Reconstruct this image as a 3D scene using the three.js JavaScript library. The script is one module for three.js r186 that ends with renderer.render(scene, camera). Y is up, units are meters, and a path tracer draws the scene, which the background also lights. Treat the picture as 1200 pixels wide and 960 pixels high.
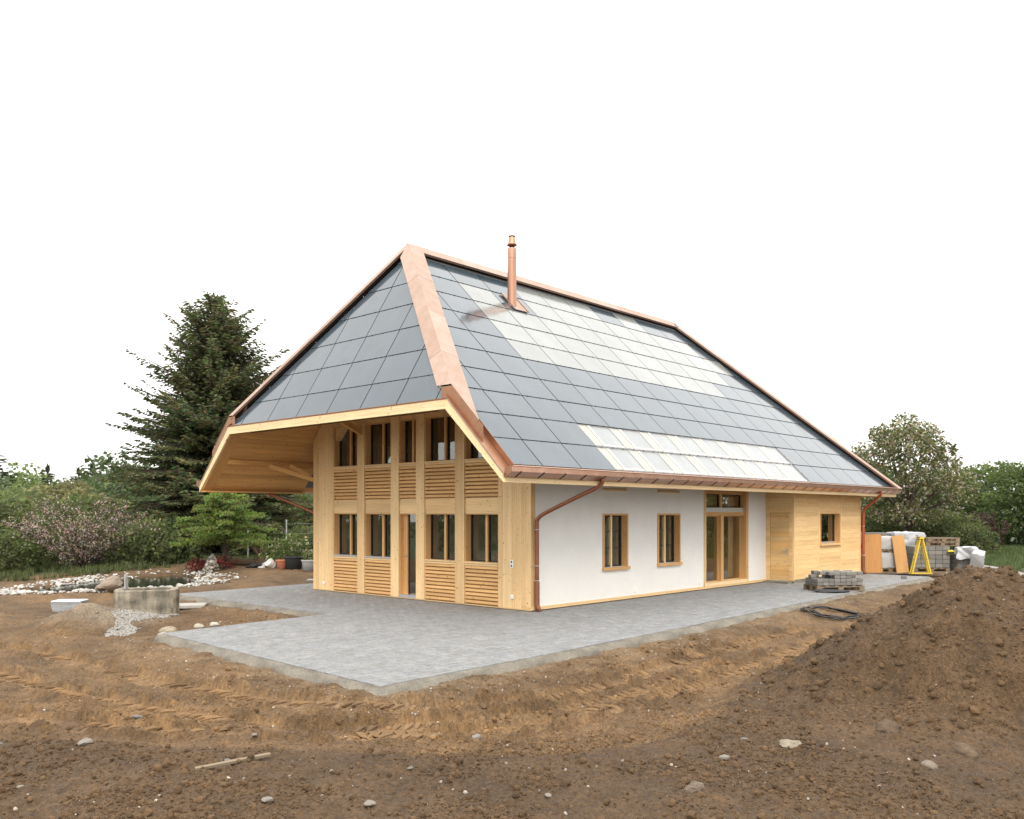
import * as THREE from 'three';
import { mergeGeometries } from 'three/addons/utils/BufferGeometryUtils.js';
import { RoundedBoxGeometry } from 'three/addons/geometries/RoundedBoxGeometry.js';

// ------------------------------------------------------------------ camera, sky, sun, exposure
const scene = new THREE.Scene();
const V3 = (x, y, z) => new THREE.Vector3(x, y, z);
const camera = new THREE.PerspectiveCamera(2 * Math.atan(480 / 1023) * 180 / Math.PI, 1.25, 0.1, 3000);
camera.position.set(-13.6, 2.05, 11.94);
camera.lookAt(-13.6 + Math.cos(0.742), 2.05, 11.94 - Math.sin(0.742));
camera.setViewOffset(1200, 960, 0, -121, 1200, 960);           // rising front of the view camera: verticals stay upright
camera.updateProjectionMatrix();

const renderer = new THREE.WebGLRenderer({ antialias: true });
renderer.toneMapping = THREE.LinearToneMapping;
renderer.toneMappingExposure = 1.28;
renderer.shadowMap.enabled = true;

{ // overcast sky: brighter towards the zenith as under an even cloud cover
  const W = 512, H = 256, d = new Float32Array(W * H * 4);
  for (let j = 0; j < H; j++) {
    const el = ((j + 0.5) / H - 0.5) * Math.PI, s = Math.max(0, Math.sin(el));
    for (let i = 0; i < W; i++) {
      const a = (i + 0.5) / W * Math.PI * 2;
      const c = 1 + 0.02 * Math.sin(a * 3 + s * 5) * Math.cos(el) + 0.015 * Math.sin(a * 7 - s * 9 + 1) * Math.cos(el);
      const L = 1.2 * (1 + 1.0 * s) * c, o = (j * W + i) * 4;
      d[o] = L; d[o + 1] = L * 0.985; d[o + 2] = L * 0.96; d[o + 3] = 1;
    }
  }
  const sky = new THREE.DataTexture(d, W, H, THREE.RGBAFormat, THREE.FloatType);
  sky.mapping = THREE.EquirectangularReflectionMapping; sky.magFilter = THREE.LinearFilter; sky.needsUpdate = true;
  scene.background = sky; scene.environment = sky;
}
const sun = new THREE.DirectionalLight(0xfff3e2, 1.5);
sun.position.set(-30, 40, 30); sun.target.position.set(3, 0, -2);
sun.castShadow = true; sun.shadow.radius = 40; sun.shadow.mapSize.set(4096, 4096);
Object.assign(sun.shadow.camera, { left: -45, right: 45, top: 45, bottom: -45, near: 1, far: 160 });
scene.add(sun, sun.target);

// ------------------------------------------------------------------ helpers
const rng = (seed) => () => { seed = (seed + 0x6d2b79f5) | 0; let t = Math.imul(seed ^ (seed >>> 15), 1 | seed); t = (t + Math.imul(t ^ (t >>> 7), 61 | t)) ^ t; return ((t ^ (t >>> 14)) >>> 0) / 4294967296; };
const hash = (x, y, s) => { let h = Math.imul(x, 374761393) ^ Math.imul(y, 668265263) ^ Math.imul(s, 974634777); h = Math.imul(h ^ (h >>> 13), 1274126177); return ((h ^ (h >>> 16)) >>> 0) / 4294967296; };
function vn(x, y, s = 1, px = 0, py = px) {
  let ix = Math.floor(x), iy = Math.floor(y); const fx = x - ix, fy = y - iy, u = fx * fx * (3 - 2 * fx), v = fy * fy * (3 - 2 * fy);
  let jx = ix + 1, jy = iy + 1;
  if (px) { ix = ((ix % px) + px) % px; jx = ((jx % px) + px) % px; iy = ((iy % py) + py) % py; jy = ((jy % py) + py) % py; }
  const a = hash(ix, iy, s), b = hash(jx, iy, s), c = hash(ix, jy, s), e = hash(jx, jy, s);
  return a + (b - a) * u + (c - a + (a - b - c + e) * u) * v;
}
function fbm(x, y, o = 4, s = 1, px = 0, py = px) { let a = 0.5, r = 0, n = 0; for (let i = 0; i < o; i++) { r += a * vn(x, y, s + i * 17, px, py); n += a; a *= 0.5; x *= 2; y *= 2; px *= 2; py *= 2; } return r / n; }
const sm = (a, b, x) => { const t = Math.min(1, Math.max(0, (x - a) / (b - a))); return t * t * (3 - 2 * t); };
const mix = (a, b, t) => a + (b - a) * t;

function tex(w, h, fn, srgb = false) {
  const d = new Uint8Array(w * h * 4);
  for (let j = 0; j < h; j++) for (let i = 0; i < w; i++) {
    const c = fn(i / w, j / h), o = (j * w + i) * 4;
    if (typeof c === 'number') d[o] = d[o + 1] = d[o + 2] = Math.max(0, Math.min(255, c * 255)); else for (let k = 0; k < 3; k++) d[o + k] = Math.max(0, Math.min(255, c[k] * 255));
    d[o + 3] = 255;
  }
  const t = new THREE.DataTexture(d, w, h); t.wrapS = t.wrapT = THREE.RepeatWrapping; t.magFilter = THREE.LinearFilter; t.minFilter = THREE.LinearMipmapLinearFilter; t.generateMipmaps = true;
  if (srgb) t.colorSpace = THREE.SRGBColorSpace; t.needsUpdate = true; return t;
}
const rep = (t, x, y = x) => { const c = t.clone(); c.repeat.set(1 / x, 1 / y); c.needsUpdate = true; return c; };   // uv are metres: one tile spans x by y metres

const counts = {};
const numbered = (n) => { const k = counts[n] = (counts[n] ?? -1) + 1; return k ? n + '_' + String(k).padStart(3, '0') : n; };
function tag(o, label, category, group, kind) { if (label) o.userData.label = label; if (category) o.userData.category = category; if (group) o.userData.group = group; if (kind) o.userData.kind = kind; return o; }
function mesh(name, geo, mat, parent) { const m = new THREE.Mesh(geo, mat); m.name = parent ? name : numbered(name); m.castShadow = m.receiveShadow = true; (parent ?? scene).add(m); return m; }
function grp(name, parent) { const g = new THREE.Group(); g.name = parent ? name : numbered(name); (parent ?? scene).add(g); return g; }
function thing(name, label, category, x, y, z, turn = 0, group) { const g = grp(name); g.position.set(x, y, z); g.rotation.y = turn; return tag(g, label, category, group); }
function copyOf(o, x, y, z, turn = 0, s = 1) { const c = o.clone(); c.name = numbered(o.name.replace(/_\d+$/, '')); c.position.set(x, y, z); c.rotation.y = turn; if (s.isVector3) c.scale.copy(s); else c.scale.setScalar(s); c.userData = { ...o.userData }; scene.add(c); return c; }

const uvr = rng(77);
// solid between two corners, uv in metres with the grain along axis g
function box(x0, x1, y0, y1, z0, z1, g = 'y') {
  const geo = new THREE.BoxGeometry(x1 - x0, y1 - y0, z1 - z0); geo.translate((x0 + x1) / 2, (y0 + y1) / 2, (z0 + z1) / 2);
  const p = geo.attributes.position, n = geo.attributes.normal, uv = geo.attributes.uv, ou = uvr() * 7, ov = uvr() * 7;
  for (let i = 0; i < p.count; i++) {
    const P = { x: p.getX(i), y: p.getY(i), z: p.getZ(i) }, ax = Math.abs(n.getX(i)) > 0.5 ? 'x' : Math.abs(n.getY(i)) > 0.5 ? 'y' : 'z', o = ['x', 'y', 'z'].filter((k) => k !== ax);
    const v = o.includes(g) ? g : o[1], u = o.find((k) => k !== v);
    uv.setXY(i, P[u] + ou, P[v] + ov);
  }
  return geo;
}
const B = (u0, u1, y0, y1, v0, v1, g) => box(u0, u1, y0, y1, -v1, -v0, g);      // v runs along the gable, away from the near corner: z = -v
// flat convex polygon pulled along ext; uv in metres along axes ua, va
function prism(pts, ext, ua, va, off = true) {
  const pos = [], nor = [], uv = [], n = pts.length, ou = off ? uvr() * 7 : 0, ov = off ? uvr() * 7 : 0, q = pts.map((p) => p.clone().add(ext));
  const nrm = new THREE.Vector3().crossVectors(pts[1].clone().sub(pts[0]), pts[2].clone().sub(pts[0]));
  let a = pts, b = q; if (nrm.dot(ext) > 0) { a = q; b = pts; }                    // a is the face whose winding points away from the body
  const c1 = a.reduce((s, p) => s.add(p), V3(0, 0, 0)).divideScalar(n);
  const tri = (A, Bp, C) => { const N = new THREE.Vector3().crossVectors(Bp.clone().sub(A), C.clone().sub(A)).normalize(); for (const P of [A, Bp, C]) { pos.push(P.x, P.y, P.z); nor.push(N.x, N.y, N.z); uv.push(P.dot(ua) + ou, P.dot(va) + ov); } };
  for (let i = 1; i < n - 1; i++) { tri(a[0], a[i], a[i + 1]); tri(b[0], b[i + 1], b[i]); }
  for (let i = 0; i < n; i++) { const j = (i + 1) % n; tri(a[i], b[i], b[j]); tri(a[i], b[j], a[j]); }
  const g = new THREE.BufferGeometry(); g.setAttribute('position', new THREE.Float32BufferAttribute(pos, 3)); g.setAttribute('normal', new THREE.Float32BufferAttribute(nor, 3)); g.setAttribute('uv', new THREE.Float32BufferAttribute(uv, 2)); return g;
}
function clip(poly, n, d) { // keeps n.p >= d
  const out = [];
  for (let i = 0; i < poly.length; i++) { const a = poly[i], b = poly[(i + 1) % poly.length], da = n.dot(a) - d, db = n.dot(b) - d; if (da >= 0) out.push(a); if (da >= 0 !== db >= 0) out.push(a.clone().lerp(b, da / (da - db))); }
  return out;
}
function tube(pts, radii, seg = 8, capped = true) {
  const pos = [], idx = [], uv = []; let up = V3(0.31, 0.9, 0.2).normalize(), len = 0;
  pts.forEach((p, i) => {
    const t = pts[Math.min(i + 1, pts.length - 1)].clone().sub(pts[Math.max(i - 1, 0)]).normalize(), s = new THREE.Vector3().crossVectors(t, up).normalize(), w = new THREE.Vector3().crossVectors(s, t); up = w;
    if (i) len += p.distanceTo(pts[i - 1]); const r = Array.isArray(radii) ? radii[i] : radii;
    for (let k = 0; k <= seg; k++) { const a = k / seg * Math.PI * 2; pos.push(p.x + (s.x * Math.cos(a) + w.x * Math.sin(a)) * r, p.y + (s.y * Math.cos(a) + w.y * Math.sin(a)) * r, p.z + (s.z * Math.cos(a) + w.z * Math.sin(a)) * r); uv.push(k / seg * 6.28 * r, len); }
  });
  for (let i = 0; i < pts.length - 1; i++) for (let k = 0; k < seg; k++) { const a = i * (seg + 1) + k, b = a + seg + 1; idx.push(a, a + 1, b, b, a + 1, b + 1); }
  if (capped) for (const [i, f] of [[0, 0], [pts.length - 1, 1]]) { const c = pos.length / 3; pos.push(pts[i].x, pts[i].y, pts[i].z); uv.push(0, 0); for (let k = 0; k < seg; k++) { const a = i * (seg + 1) + k; f ? idx.push(a, a + 1, c) : idx.push(a + 1, a, c); } }
  const g = new THREE.BufferGeometry(); g.setAttribute('position', new THREE.Float32BufferAttribute(pos, 3)); g.setAttribute('uv', new THREE.Float32BufferAttribute(uv, 2)); g.setIndex(idx); g.computeVertexNormals(); return g;
}
const curve = (pts, n = 24) => new THREE.CatmullRomCurve3(pts, false, 'catmullrom', 0.4).getPoints(n);
const merge = (a) => mergeGeometries(a.map((g) => (g.index ? g.toNonIndexed() : g)), false);
// lumpy stone: a ball pushed about by noise
function stoneGeo(seed, detail = 2, rough = 0.3, flat = 1) {
  const g = new THREE.IcosahedronGeometry(1, detail), p = g.attributes.position, r = rng(seed), ox = r() * 50, oy = r() * 50, cut = [];
  for (let k = 0; k < 5; k++) cut.push([V3(r() - 0.5, r() - 0.5, r() - 0.5).normalize(), 0.62 + 0.3 * r()]);
  const v = V3(0, 0, 0);
  for (let i = 0; i < p.count; i++) {
    v.fromBufferAttribute(p, i); const n = fbm(v.x * 1.4 + ox + v.z, v.y * 1.4 + oy - v.z * 0.7, 3, seed);
    let s = 1 + rough * (n - 0.5) * 1.6; const dir = v.clone().normalize();
    for (const [c, d] of cut) { const q = dir.dot(c) * s; if (q > d) s *= d / q * 0.7 + 0.3; }
    p.setXYZ(i, dir.x * s, dir.y * s * flat, dir.z * s);
  }
  g.computeVertexNormals(); return g;
}

// ------------------------------------------------------------------ textures and materials
const woodMap = tex(512, 1024, (() => {
  const r = rng(5), knots = []; for (let i = 0; i < 70; i++) knots.push([r(), r(), 0.004 + 0.009 * r() * r(), 0.7 + r() * 0.8, r()]);
  return (x, y) => { // tile 1.0 m by 2.4 m, grain along y
    const strip = Math.floor(x * 8), tone = (hash(strip, 3, 9) - 0.5) * 0.075, wob = fbm(x * 4, y * 3, 2, 31, 4, 3) * 0.5;
    const ring = 0.5 + 0.5 * Math.sin((x * 42 + wob * 9 + hash(strip, 1, 2) * 6) * 6.283 * 0.5), fine = fbm(x * 128, y * 6, 2, 3, 128, 6), broad = fbm(x * 8, y * 3, 3, 8, 8, 3);
    let k = 1 + tone + (fine - 0.5) * 0.1 - ring * 0.045 + (broad - 0.5) * 0.1, dark = 0;
    for (const [kx, ky, kr, st, d] of knots) { let dx = Math.abs(x - kx), dy = Math.abs(y - ky); dx = Math.min(dx, 1 - dx); dy = Math.min(dy, 1 - dy) * 2.4; const q = Math.hypot(dx, dy / (1 + st * 0.3)) / kr; if (q < 3.2) dark = Math.max(dark, q < 1 ? 0.55 + 0.35 * d : Math.exp(-(q - 1) * 2.1) * 0.34); }
    return [0.93 * k * (1 - dark * 0.5), 0.815 * k * (1 - dark * 0.66), 0.64 * k * (1 - dark * 0.78) - ring * 0.01];
  };
})(), true);
const woodBump = tex(256, 512, (x, y) => fbm(x * 64, y * 8, 3, 21, 64, 8));
const noiseMap = tex(512, 512, (x, y) => 0.55 * fbm(x * 16, y * 16, 5, 41, 16) + 0.45 * vn(x * 200, y * 200, 44, 200));
const M = {};
const wood = (r, g, b, rough = 0.72) => new THREE.MeshStandardMaterial({ color: new THREE.Color().setRGB(r, g, b), map: rep(woodMap, 1.0, 2.4), bumpMap: rep(woodBump, 0.6, 1.2), bumpScale: 0.0012, roughness: rough });
M.spruce = [wood(0.88, 0.83, 0.745), wood(0.83, 0.765, 0.67), wood(0.92, 0.88, 0.81), wood(0.87, 0.785, 0.675)];
M.slat = [wood(0.86, 0.7, 0.52), wood(0.8, 0.64, 0.46)];
M.frame = wood(0.76, 0.58, 0.4, 0.55);
M.soffit = [wood(0.68, 0.5, 0.3), wood(0.63, 0.46, 0.27), wood(0.72, 0.54, 0.33)];  // tinted darker than the wall wood: low light under the overhang put into the colour
M.annex = [wood(0.9, 0.815, 0.67), wood(0.85, 0.755, 0.6), wood(0.93, 0.86, 0.73)];
M.doorwood = wood(0.85, 0.7, 0.48);
M.fascia = wood(0.97, 0.985, 1);
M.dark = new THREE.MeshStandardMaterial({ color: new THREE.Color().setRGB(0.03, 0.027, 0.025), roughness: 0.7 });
M.membrane = new THREE.MeshStandardMaterial({ color: new THREE.Color().setRGB(0.13, 0.13, 0.135), roughness: 0.85 });   // grey roofing membrane and its metal rails
M.gasket = new THREE.MeshStandardMaterial({ color: new THREE.Color().setRGB(0.02, 0.017, 0.014), roughness: 0.6 });
const copperBump = tex(256, 256, (x, y) => fbm(x * 6, y * 6, 4, 71, 6));
const copperMap = tex(512, 512, (x, y) => { const n = fbm(x * 8, y * 8, 5, 73, 8), m = fbm(x * 30, y * 30, 3, 79, 30); const k = 0.92 + 0.08 * (n - 0.5) + 0.08 * (m - 0.5); return [k * 1.06, k * (1 + 0.04 * (n - 0.5)), k * (1.0 + 0.1 * (n - 0.5))]; }, true);
const copper = (r, g, b, rough) => new THREE.MeshStandardMaterial({ color: new THREE.Color().setRGB(r, g, b), map: rep(copperMap, 1.6), metalness: 0.75, roughness: rough, bumpMap: rep(copperBump, 2.4), bumpScale: 0.001 });
M.copperPale = copper(0.41, 0.33, 0.26, 0.55);
M.copper = copper(0.35, 0.208, 0.124, 0.4);
M.copperDeep = copper(0.3, 0.145, 0.085, 0.4);
M.plaster = new THREE.MeshStandardMaterial({ color: new THREE.Color().setRGB(0.8, 0.79, 0.76), roughness: 0.95, map: rep(tex(512, 512, (x, y) => 0.955 + 0.03 * fbm(x * 10, y * 10, 4, 91, 10) + 0.02 * vn(x * 256, y * 256, 92, 256), true), 3), bumpMap: rep(noiseMap, 1.6), bumpScale: 0.009 });
M.white = new THREE.MeshStandardMaterial({ color: new THREE.Color().setRGB(0.8, 0.8, 0.78), roughness: 0.6 });
M.plastic = new THREE.MeshStandardMaterial({ color: new THREE.Color().setRGB(0.72, 0.74, 0.76), roughness: 0.35 });
M.metal = new THREE.MeshStandardMaterial({ color: new THREE.Color().setRGB(0.6, 0.61, 0.62), metalness: 0.8, roughness: 0.4 });
const cellMap = tex(512, 512, (x, y) => { const n = fbm(x * 6, y * 6, 4, 12, 6), f = vn(x * 240, y * 240, 19, 240); return 0.88 + 0.12 * (n - 0.5) + 0.1 * (f - 0.5); }, true);
const solar = (r, g, b) => new THREE.MeshPhysicalMaterial({ color: new THREE.Color().setRGB(r, g, b), map: rep(cellMap, 1.7), roughness: 0.1, ior: 1.55 });
M.solar = [solar(0.064, 0.091, 0.116), solar(0.07, 0.098, 0.123), solar(0.058, 0.085, 0.109), solar(0.072, 0.096, 0.12)];
M.frosted = [0.26, 0.245, 0.28].map((k) => new THREE.MeshPhysicalMaterial({ color: new THREE.Color().setRGB(k * 0.96, k * 1.02, k), map: rep(cellMap, 2.3), roughness: 0.14, ior: 1.55 }));
M.skyPane = new THREE.MeshPhysicalMaterial({ color: 0xffffff, roughness: 0.05, transmission: 1, thickness: 0, ior: 1.3 });
M.glass = new THREE.MeshPhysicalMaterial({ color: new THREE.Color().setRGB(0.86, 0.9, 0.87), roughness: 0.01, transmission: 1, thickness: 0, ior: 1.88 });
M.concrete = new THREE.MeshStandardMaterial({ color: new THREE.Color().setRGB(0.43, 0.39, 0.32), roughness: 0.95, map: rep(tex(512, 512, (x, y) => 0.78 + 0.3 * (fbm(x * 7, y * 7, 5, 51, 7) - 0.5) + 0.16 * (vn(x * 128, y * 128, 52, 128) - 0.5), true), 1.3), bumpMap: rep(noiseMap, 0.5), bumpScale: 0.02 });

// ------------------------------------------------------------------ ground
// terrace outline, x / z
const TER = [[-7.04, 3.8], [-0.0, 3.62], [16.1, 2.9], [16.1, -0.2], [2.0, -0.2], [2.0, -9.55], [-3.08, -9.25], [-3.0, -2.8], [-6.66, -2.5]];
function polyDist(x, z, P) { let d = 1e9, inn = false; for (let i = 0, j = P.length - 1; i < P.length; j = i++) { const [ax, az] = P[j], [bx, bz] = P[i]; if (az > z !== bz > z && x < (bx - ax) * (z - az) / (bz - az) + ax) inn = !inn; const t = Math.max(0, Math.min(1, ((x - ax) * (bx - ax) + (z - az) * (bz - az)) / ((bx - ax) ** 2 + (bz - az) ** 2))); d = Math.min(d, Math.hypot(x - ax - t * (bx - ax), z - az - t * (bz - az))); } return inn ? -d : d; }
function lineDist(x, z, P) { let d = 1e9, at = 0, side = 1, s = 0; for (let i = 0; i < P.length - 1; i++) { const [ax, az] = P[i], [bx, bz] = P[i + 1], L = Math.hypot(bx - ax, bz - az), t = Math.max(0, Math.min(1, ((x - ax) * (bx - ax) + (z - az) * (bz - az)) / (L * L))), q = Math.hypot(x - ax - t * (bx - ax), z - az - t * (bz - az)); if (q < d) { d = q; at = s + t * L; side = (bx - ax) * (z - az) - (bz - az) * (x - ax) > 0 ? 1 : -1; } s += L; } return [d, at, side]; }
const smooth = (P, n) => new THREE.CatmullRomCurve3(P.map(([x, z]) => V3(x, 0, z))).getPoints(n).map((p) => [p.x, p.z]);
const TRACKS = [
  smooth([[-9.6, -4.5], [-9.44, -1.55], [-9.1, 1.71], [-8.65, 3.76], [-8.1, 5.1], [-7.2, 5.78], [-5.7, 6.02], [-3.64, 6.05], [-0.3, 5.7], [4, 5.3]], 26),
  smooth([[-8.4, -4.2], [-8.3, -1.3], [-8.1, 1.5], [-7.85, 3.3], [-7.2, 4.6], [-6.0, 5.0], [-4, 5.0], [-1, 4.75], [2.6, 4.7]], 24),
  smooth([[-12.2, -2.2], [-10.6, 0.4], [-9.6, 2.9], [-8.2, 4.6], [-6.2, 5.55], [-2, 5.4]], 18),
].map((P) => ({ P, x0: Math.min(...P.map((p) => p[0])) - 1, x1: Math.max(...P.map((p) => p[0])) + 1, z0: Math.min(...P.map((p) => p[1])) - 1, z1: Math.max(...P.map((p) => p[1])) + 1 }));
const BANK = smooth([[-14.5, -1.5], [-12.2, 0.9], [-10.74, 2.67], [-9.98, 3.73], [-9.32, 4.87], [-8.63, 5.84], [-8.16, 6.55], [-7.23, 7.16], [-6.33, 7.4], [-4.5, 6.9], [-3.2, 6.7], [-1.5, 7.0], [1, 8.6], [3, 12]], 40);
const POND = [[-5.4, -14.2], [-4.5, -15.2], [-2.8, -16.6], [-1.0, -17.7], [1.2, -17.4], [1.0, -15.0], [0.2, -13.3], [-1.0, -12.6], [-2.4, -12.4], [-3.8, -12.7], [-4.9, -13.0]];
function track(x, z) { let r = null; for (const T of TRACKS) { if (x < T.x0 || x > T.x1 || z < T.z0 || z > T.z1) continue; const q = lineDist(x, z, T.P); if (!r || q[0] < r[0]) r = q; } return r; }
const inNear = (x, z) => x > -22 && x < 26 && z > -24 && z < 24;
function mound(x, z) { // heap of dug soil beside the drive
  const ax = -2.62, az = 9.1, bx = -0.6, bz = 11.4, t = Math.max(0, Math.min(1, ((x - ax) * (bx - ax) + (z - az) * (bz - az)) / ((bx - ax) ** 2 + (bz - az) ** 2)));
  const dx = x - ax - t * (bx - ax), dz = z - az - t * (bz - az), wob = 0.35 * (fbm(x * 1.1 + 9, z * 1.1, 3, 61) - 0.5), d = Math.hypot(dx, dz) * (1 + wob * 0.6);
  const k = 1.62 - 0.36 * t - 0.74 * Math.sqrt(d * d + 0.02);
  const foot = k > 0.25 ? k : 0.25 * Math.exp((k - 0.25) / 0.34);       // the foot runs out in a fan
  return foot - 0.001;
}
function ground(x, z, fine = true) {
  let h = -0.2;
  if (!inNear(x, z)) h += 0;
  const back = -z;
  h += 0.2 * sm(9, 12, back) * sm(-3.5, 1.5, x) + 0.1 * sm(11, 13, back) * sm(1, 3, x) * (1 - sm(19, 23, back));
  h -= 10.5 * sm(26, 85, back - 0.12 * x) ;
  h += 0.25 * sm(24, 40, x) * (1 - sm(15, 40, back));
  h += 0.16 * (fbm(x * 0.11 + 3, z * 0.11, 3, 5) - 0.5);
  if (!inNear(x, z)) return h;
  const d = polyDist(x, z, TER);
  if (d < -0.12) return -0.45;
  h += 0.08 * (fbm(x * 0.45, z * 0.45, 2, 11) - 0.5) * sm(0, 1.2, d) + (0.11 + 0.09 * (fbm(x * 2.3, z * 2.3, 2, 19) - 0.5)) * sm(1.3, 0.25, d);
  const [bd, , bs] = lineDist(x, z, BANK), f = bd * bs;                      // in front of the bank lies the darker top soil
  h += 0.1 * sm(-0.1, 0.35, f) + 0.05 * Math.exp(-((f - 0.12) ** 2) / 0.03) * (0.4 + fbm(x * 1.3, z * 1.3, 2, 14));
  const m = mound(x, z); h += m;
  h += 0.13 * sm(-3.15, -3.8, x) * sm(-2.9, -3.5, z) * sm(-6.3, -5.2, x) * (1 - sm(-5.6, -7.6, z)) ;        // loose soil left in the notch of the terrace
  { const q = Math.hypot((x + 6.55) / 1.0, (z + 5.9) / 0.9); if (q < 1.6) h += 0.5 * Math.max(0, 1 - q * 0.75) * (0.85 + 0.3 * fbm(x * 3, z * 3, 2, 8)); }
  const pd = polyDist(x, z, POND); h += 0.1 * sm(0.9, 0.2, pd) * sm(-0.2, 0.1, pd) ;
  if (pd < 2) { h = mix(h, -0.1, sm(1.8, 0.3, pd)); h -= 0.6 * sm(0.05, -0.6, pd); }
  if (!fine) return h;
  let amp = 1;
  const q = track(x, z);
  if (q) {
    const w = 0.23 + 0.05 * (fbm(q[1] * 1.5, 3, 2, 88) - 0.5), vis = sm(0.32, 0.5, fbm(x * 0.55 + 40, z * 0.55 + 7, 2, 66)) * sm(0.2, 0.5, d) * (1 - sm(0, 0.3, f) * 0.6);
    if (q[0] < w + 0.3) {
      const inside = sm(w + 0.01, w - 0.03, q[0]);
      h -= 0.055 * inside;
      const ph = (q[1] / 0.15) % 1, cleat = sm(0.1, 0.25, ph) * sm(0.95, 0.6, ph) - 0.45;
      h += 0.018 * inside * vis * cleat * (0.45 + 0.9 * vn(x * 4, z * 4, 13));
      h += 0.06 * Math.exp(-(((q[0] - w - 0.05) / 0.05) ** 2)) * (0.1 + 1.5 * sm(0.35, 0.75, fbm(x * 4.5, z * 4.5, 2, 15))) * sm(0.25, 0.6, d);
      amp = 1 - 0.72 * inside;
    }
  }
  amp *= sm(0.0, 0.35, d) * 0.75 + 0.25;
  const clod = fbm(x * 5.5 + 0.8 * vn(x * 3, z * 3, 7), z * 5.5, 3, 21); h += amp * 0.06 * (clod - 0.5);
  const c2 = fbm(x * 17, z * 17, 2, 25); h += amp * 0.045 * Math.max(0, c2 - 0.52) * 2;
  h += amp * 0.016 * (vn(x * 38, z * 38, 27) - 0.5) + amp * 0.01 * (vn(x * 75, z * 75, 28) - 0.5);
  if (m > 0.04) { h += sm(0.04, 0.3, m) * (0.3 * (fbm(x * 1.15 + 2, z * 1.15, 3, 37) - 0.5) + 0.14 * (0.5 - Math.abs(fbm(x * 2.1, z * 2.1, 2, 39) - 0.5) * 2)) + 0.1 * (fbm(x * 2.6, z * 2.6, 3, 33) - 0.5) + 0.07 * Math.max(0, fbm(x * 8, z * 8, 2, 35) - 0.5); }
  return h;
}
function grade(segs) { const out = [segs[0][0]]; for (const [a, b, s0, s1] of segs) { let x = a; while (x < b - 1e-6) { const t = (x - a) / (b - a); x += mix(s0, s1, t); out.push(Math.min(x, b)); } } return out; }
const soilTex = tex(1024, 1024, (x, y) => { const a = fbm(x * 12, y * 12, 4, 101, 12), b = fbm(x * 96, y * 96, 3, 105, 96), s = vn(x * 300, y * 300, 107, 300); let k = 0.72 + 0.2 * (a - 0.5) + 0.3 * (b - 0.5) + 0.12 * (s - 0.5); if (vn(x * 170, y * 170, 109, 170) > 0.9 && b > 0.55) k += 0.1; return k; }, true);
const soilBump = tex(1024, 1024, (x, y) => 0.5 * fbm(x * 40, y * 40, 4, 111, 40) + 0.5 * fbm(x * 128, y * 128, 3, 115, 128));
M.soil = new THREE.MeshStandardMaterial({ vertexColors: true, map: rep(soilTex, 2.7), bumpMap: rep(soilBump, 1.9), bumpScale: 0.036, roughness: 1 });
const soilColor = (x, z, c) => {
  const [bd, , bs] = lineDist(x, z, BANK), f = bd * bs + 0.5 * (fbm(x * 1.7, z * 1.7, 3, 131) - 0.5), a = fbm(x * 0.8 + 5, z * 0.8, 4, 121), b = fbm(x * 3, z * 3, 3, 123), d = polyDist(x, z, TER);
  let k = sm(0.3, 0.72, a * 0.6 + b * 0.4);
  const tq = track(x, z), rut = tq ? sm(0.3, 0.2, tq[0]) * sm(0.3, 0.6, vn(x * 2.2, z * 2.2, 71) * 0.5 + b * 0.5) : 0; k = Math.min(1, k * 0.7 + 0.65 * rut);
  let r = mix(0.142, 0.272, k), g = mix(0.083, 0.162, k), bl = mix(0.036, 0.074, k);
  const grav = sm(1.1, 0.15, d) * sm(0.35, 0.6, b) * 0.55; r = mix(r, 0.27, grav); g = mix(g, 0.195, grav); bl = mix(bl, 0.12, grav);
  const dark = Math.max(sm(-0.1, 0.25, f), sm(0.1, 0.3, mound(x, z))); r = mix(r, mix(0.104, 0.136, k), dark); g = mix(g, mix(0.061, 0.08, k), dark); bl = mix(bl, mix(0.028, 0.037, k), dark);
  const hp = sm(1.35, 0.4, Math.hypot((x + 6.1) / 1.2, (z + 5.9) / 1.1)) * sm(0.3, 0.55, b + 0.12); r = mix(r, 0.3, hp); g = mix(g, 0.235, hp); bl = mix(bl, 0.165, hp);
  const edge = 1.2 * (fbm(x * 0.6, z * 0.6, 3, 141) - 0.5), gr = Math.max(sm(19.5, 21.5, -z + edge * 2), sm(24.5, 25.2, x + edge * 0.5), sm(-19, -23, x)); 
  r = mix(r, 0.062, gr); g = mix(g, 0.09, gr); bl = mix(bl, 0.03, gr);
  c[0] = r * 1.3; c[1] = g * 1.3; c[2] = bl * 1.3;
};
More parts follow.
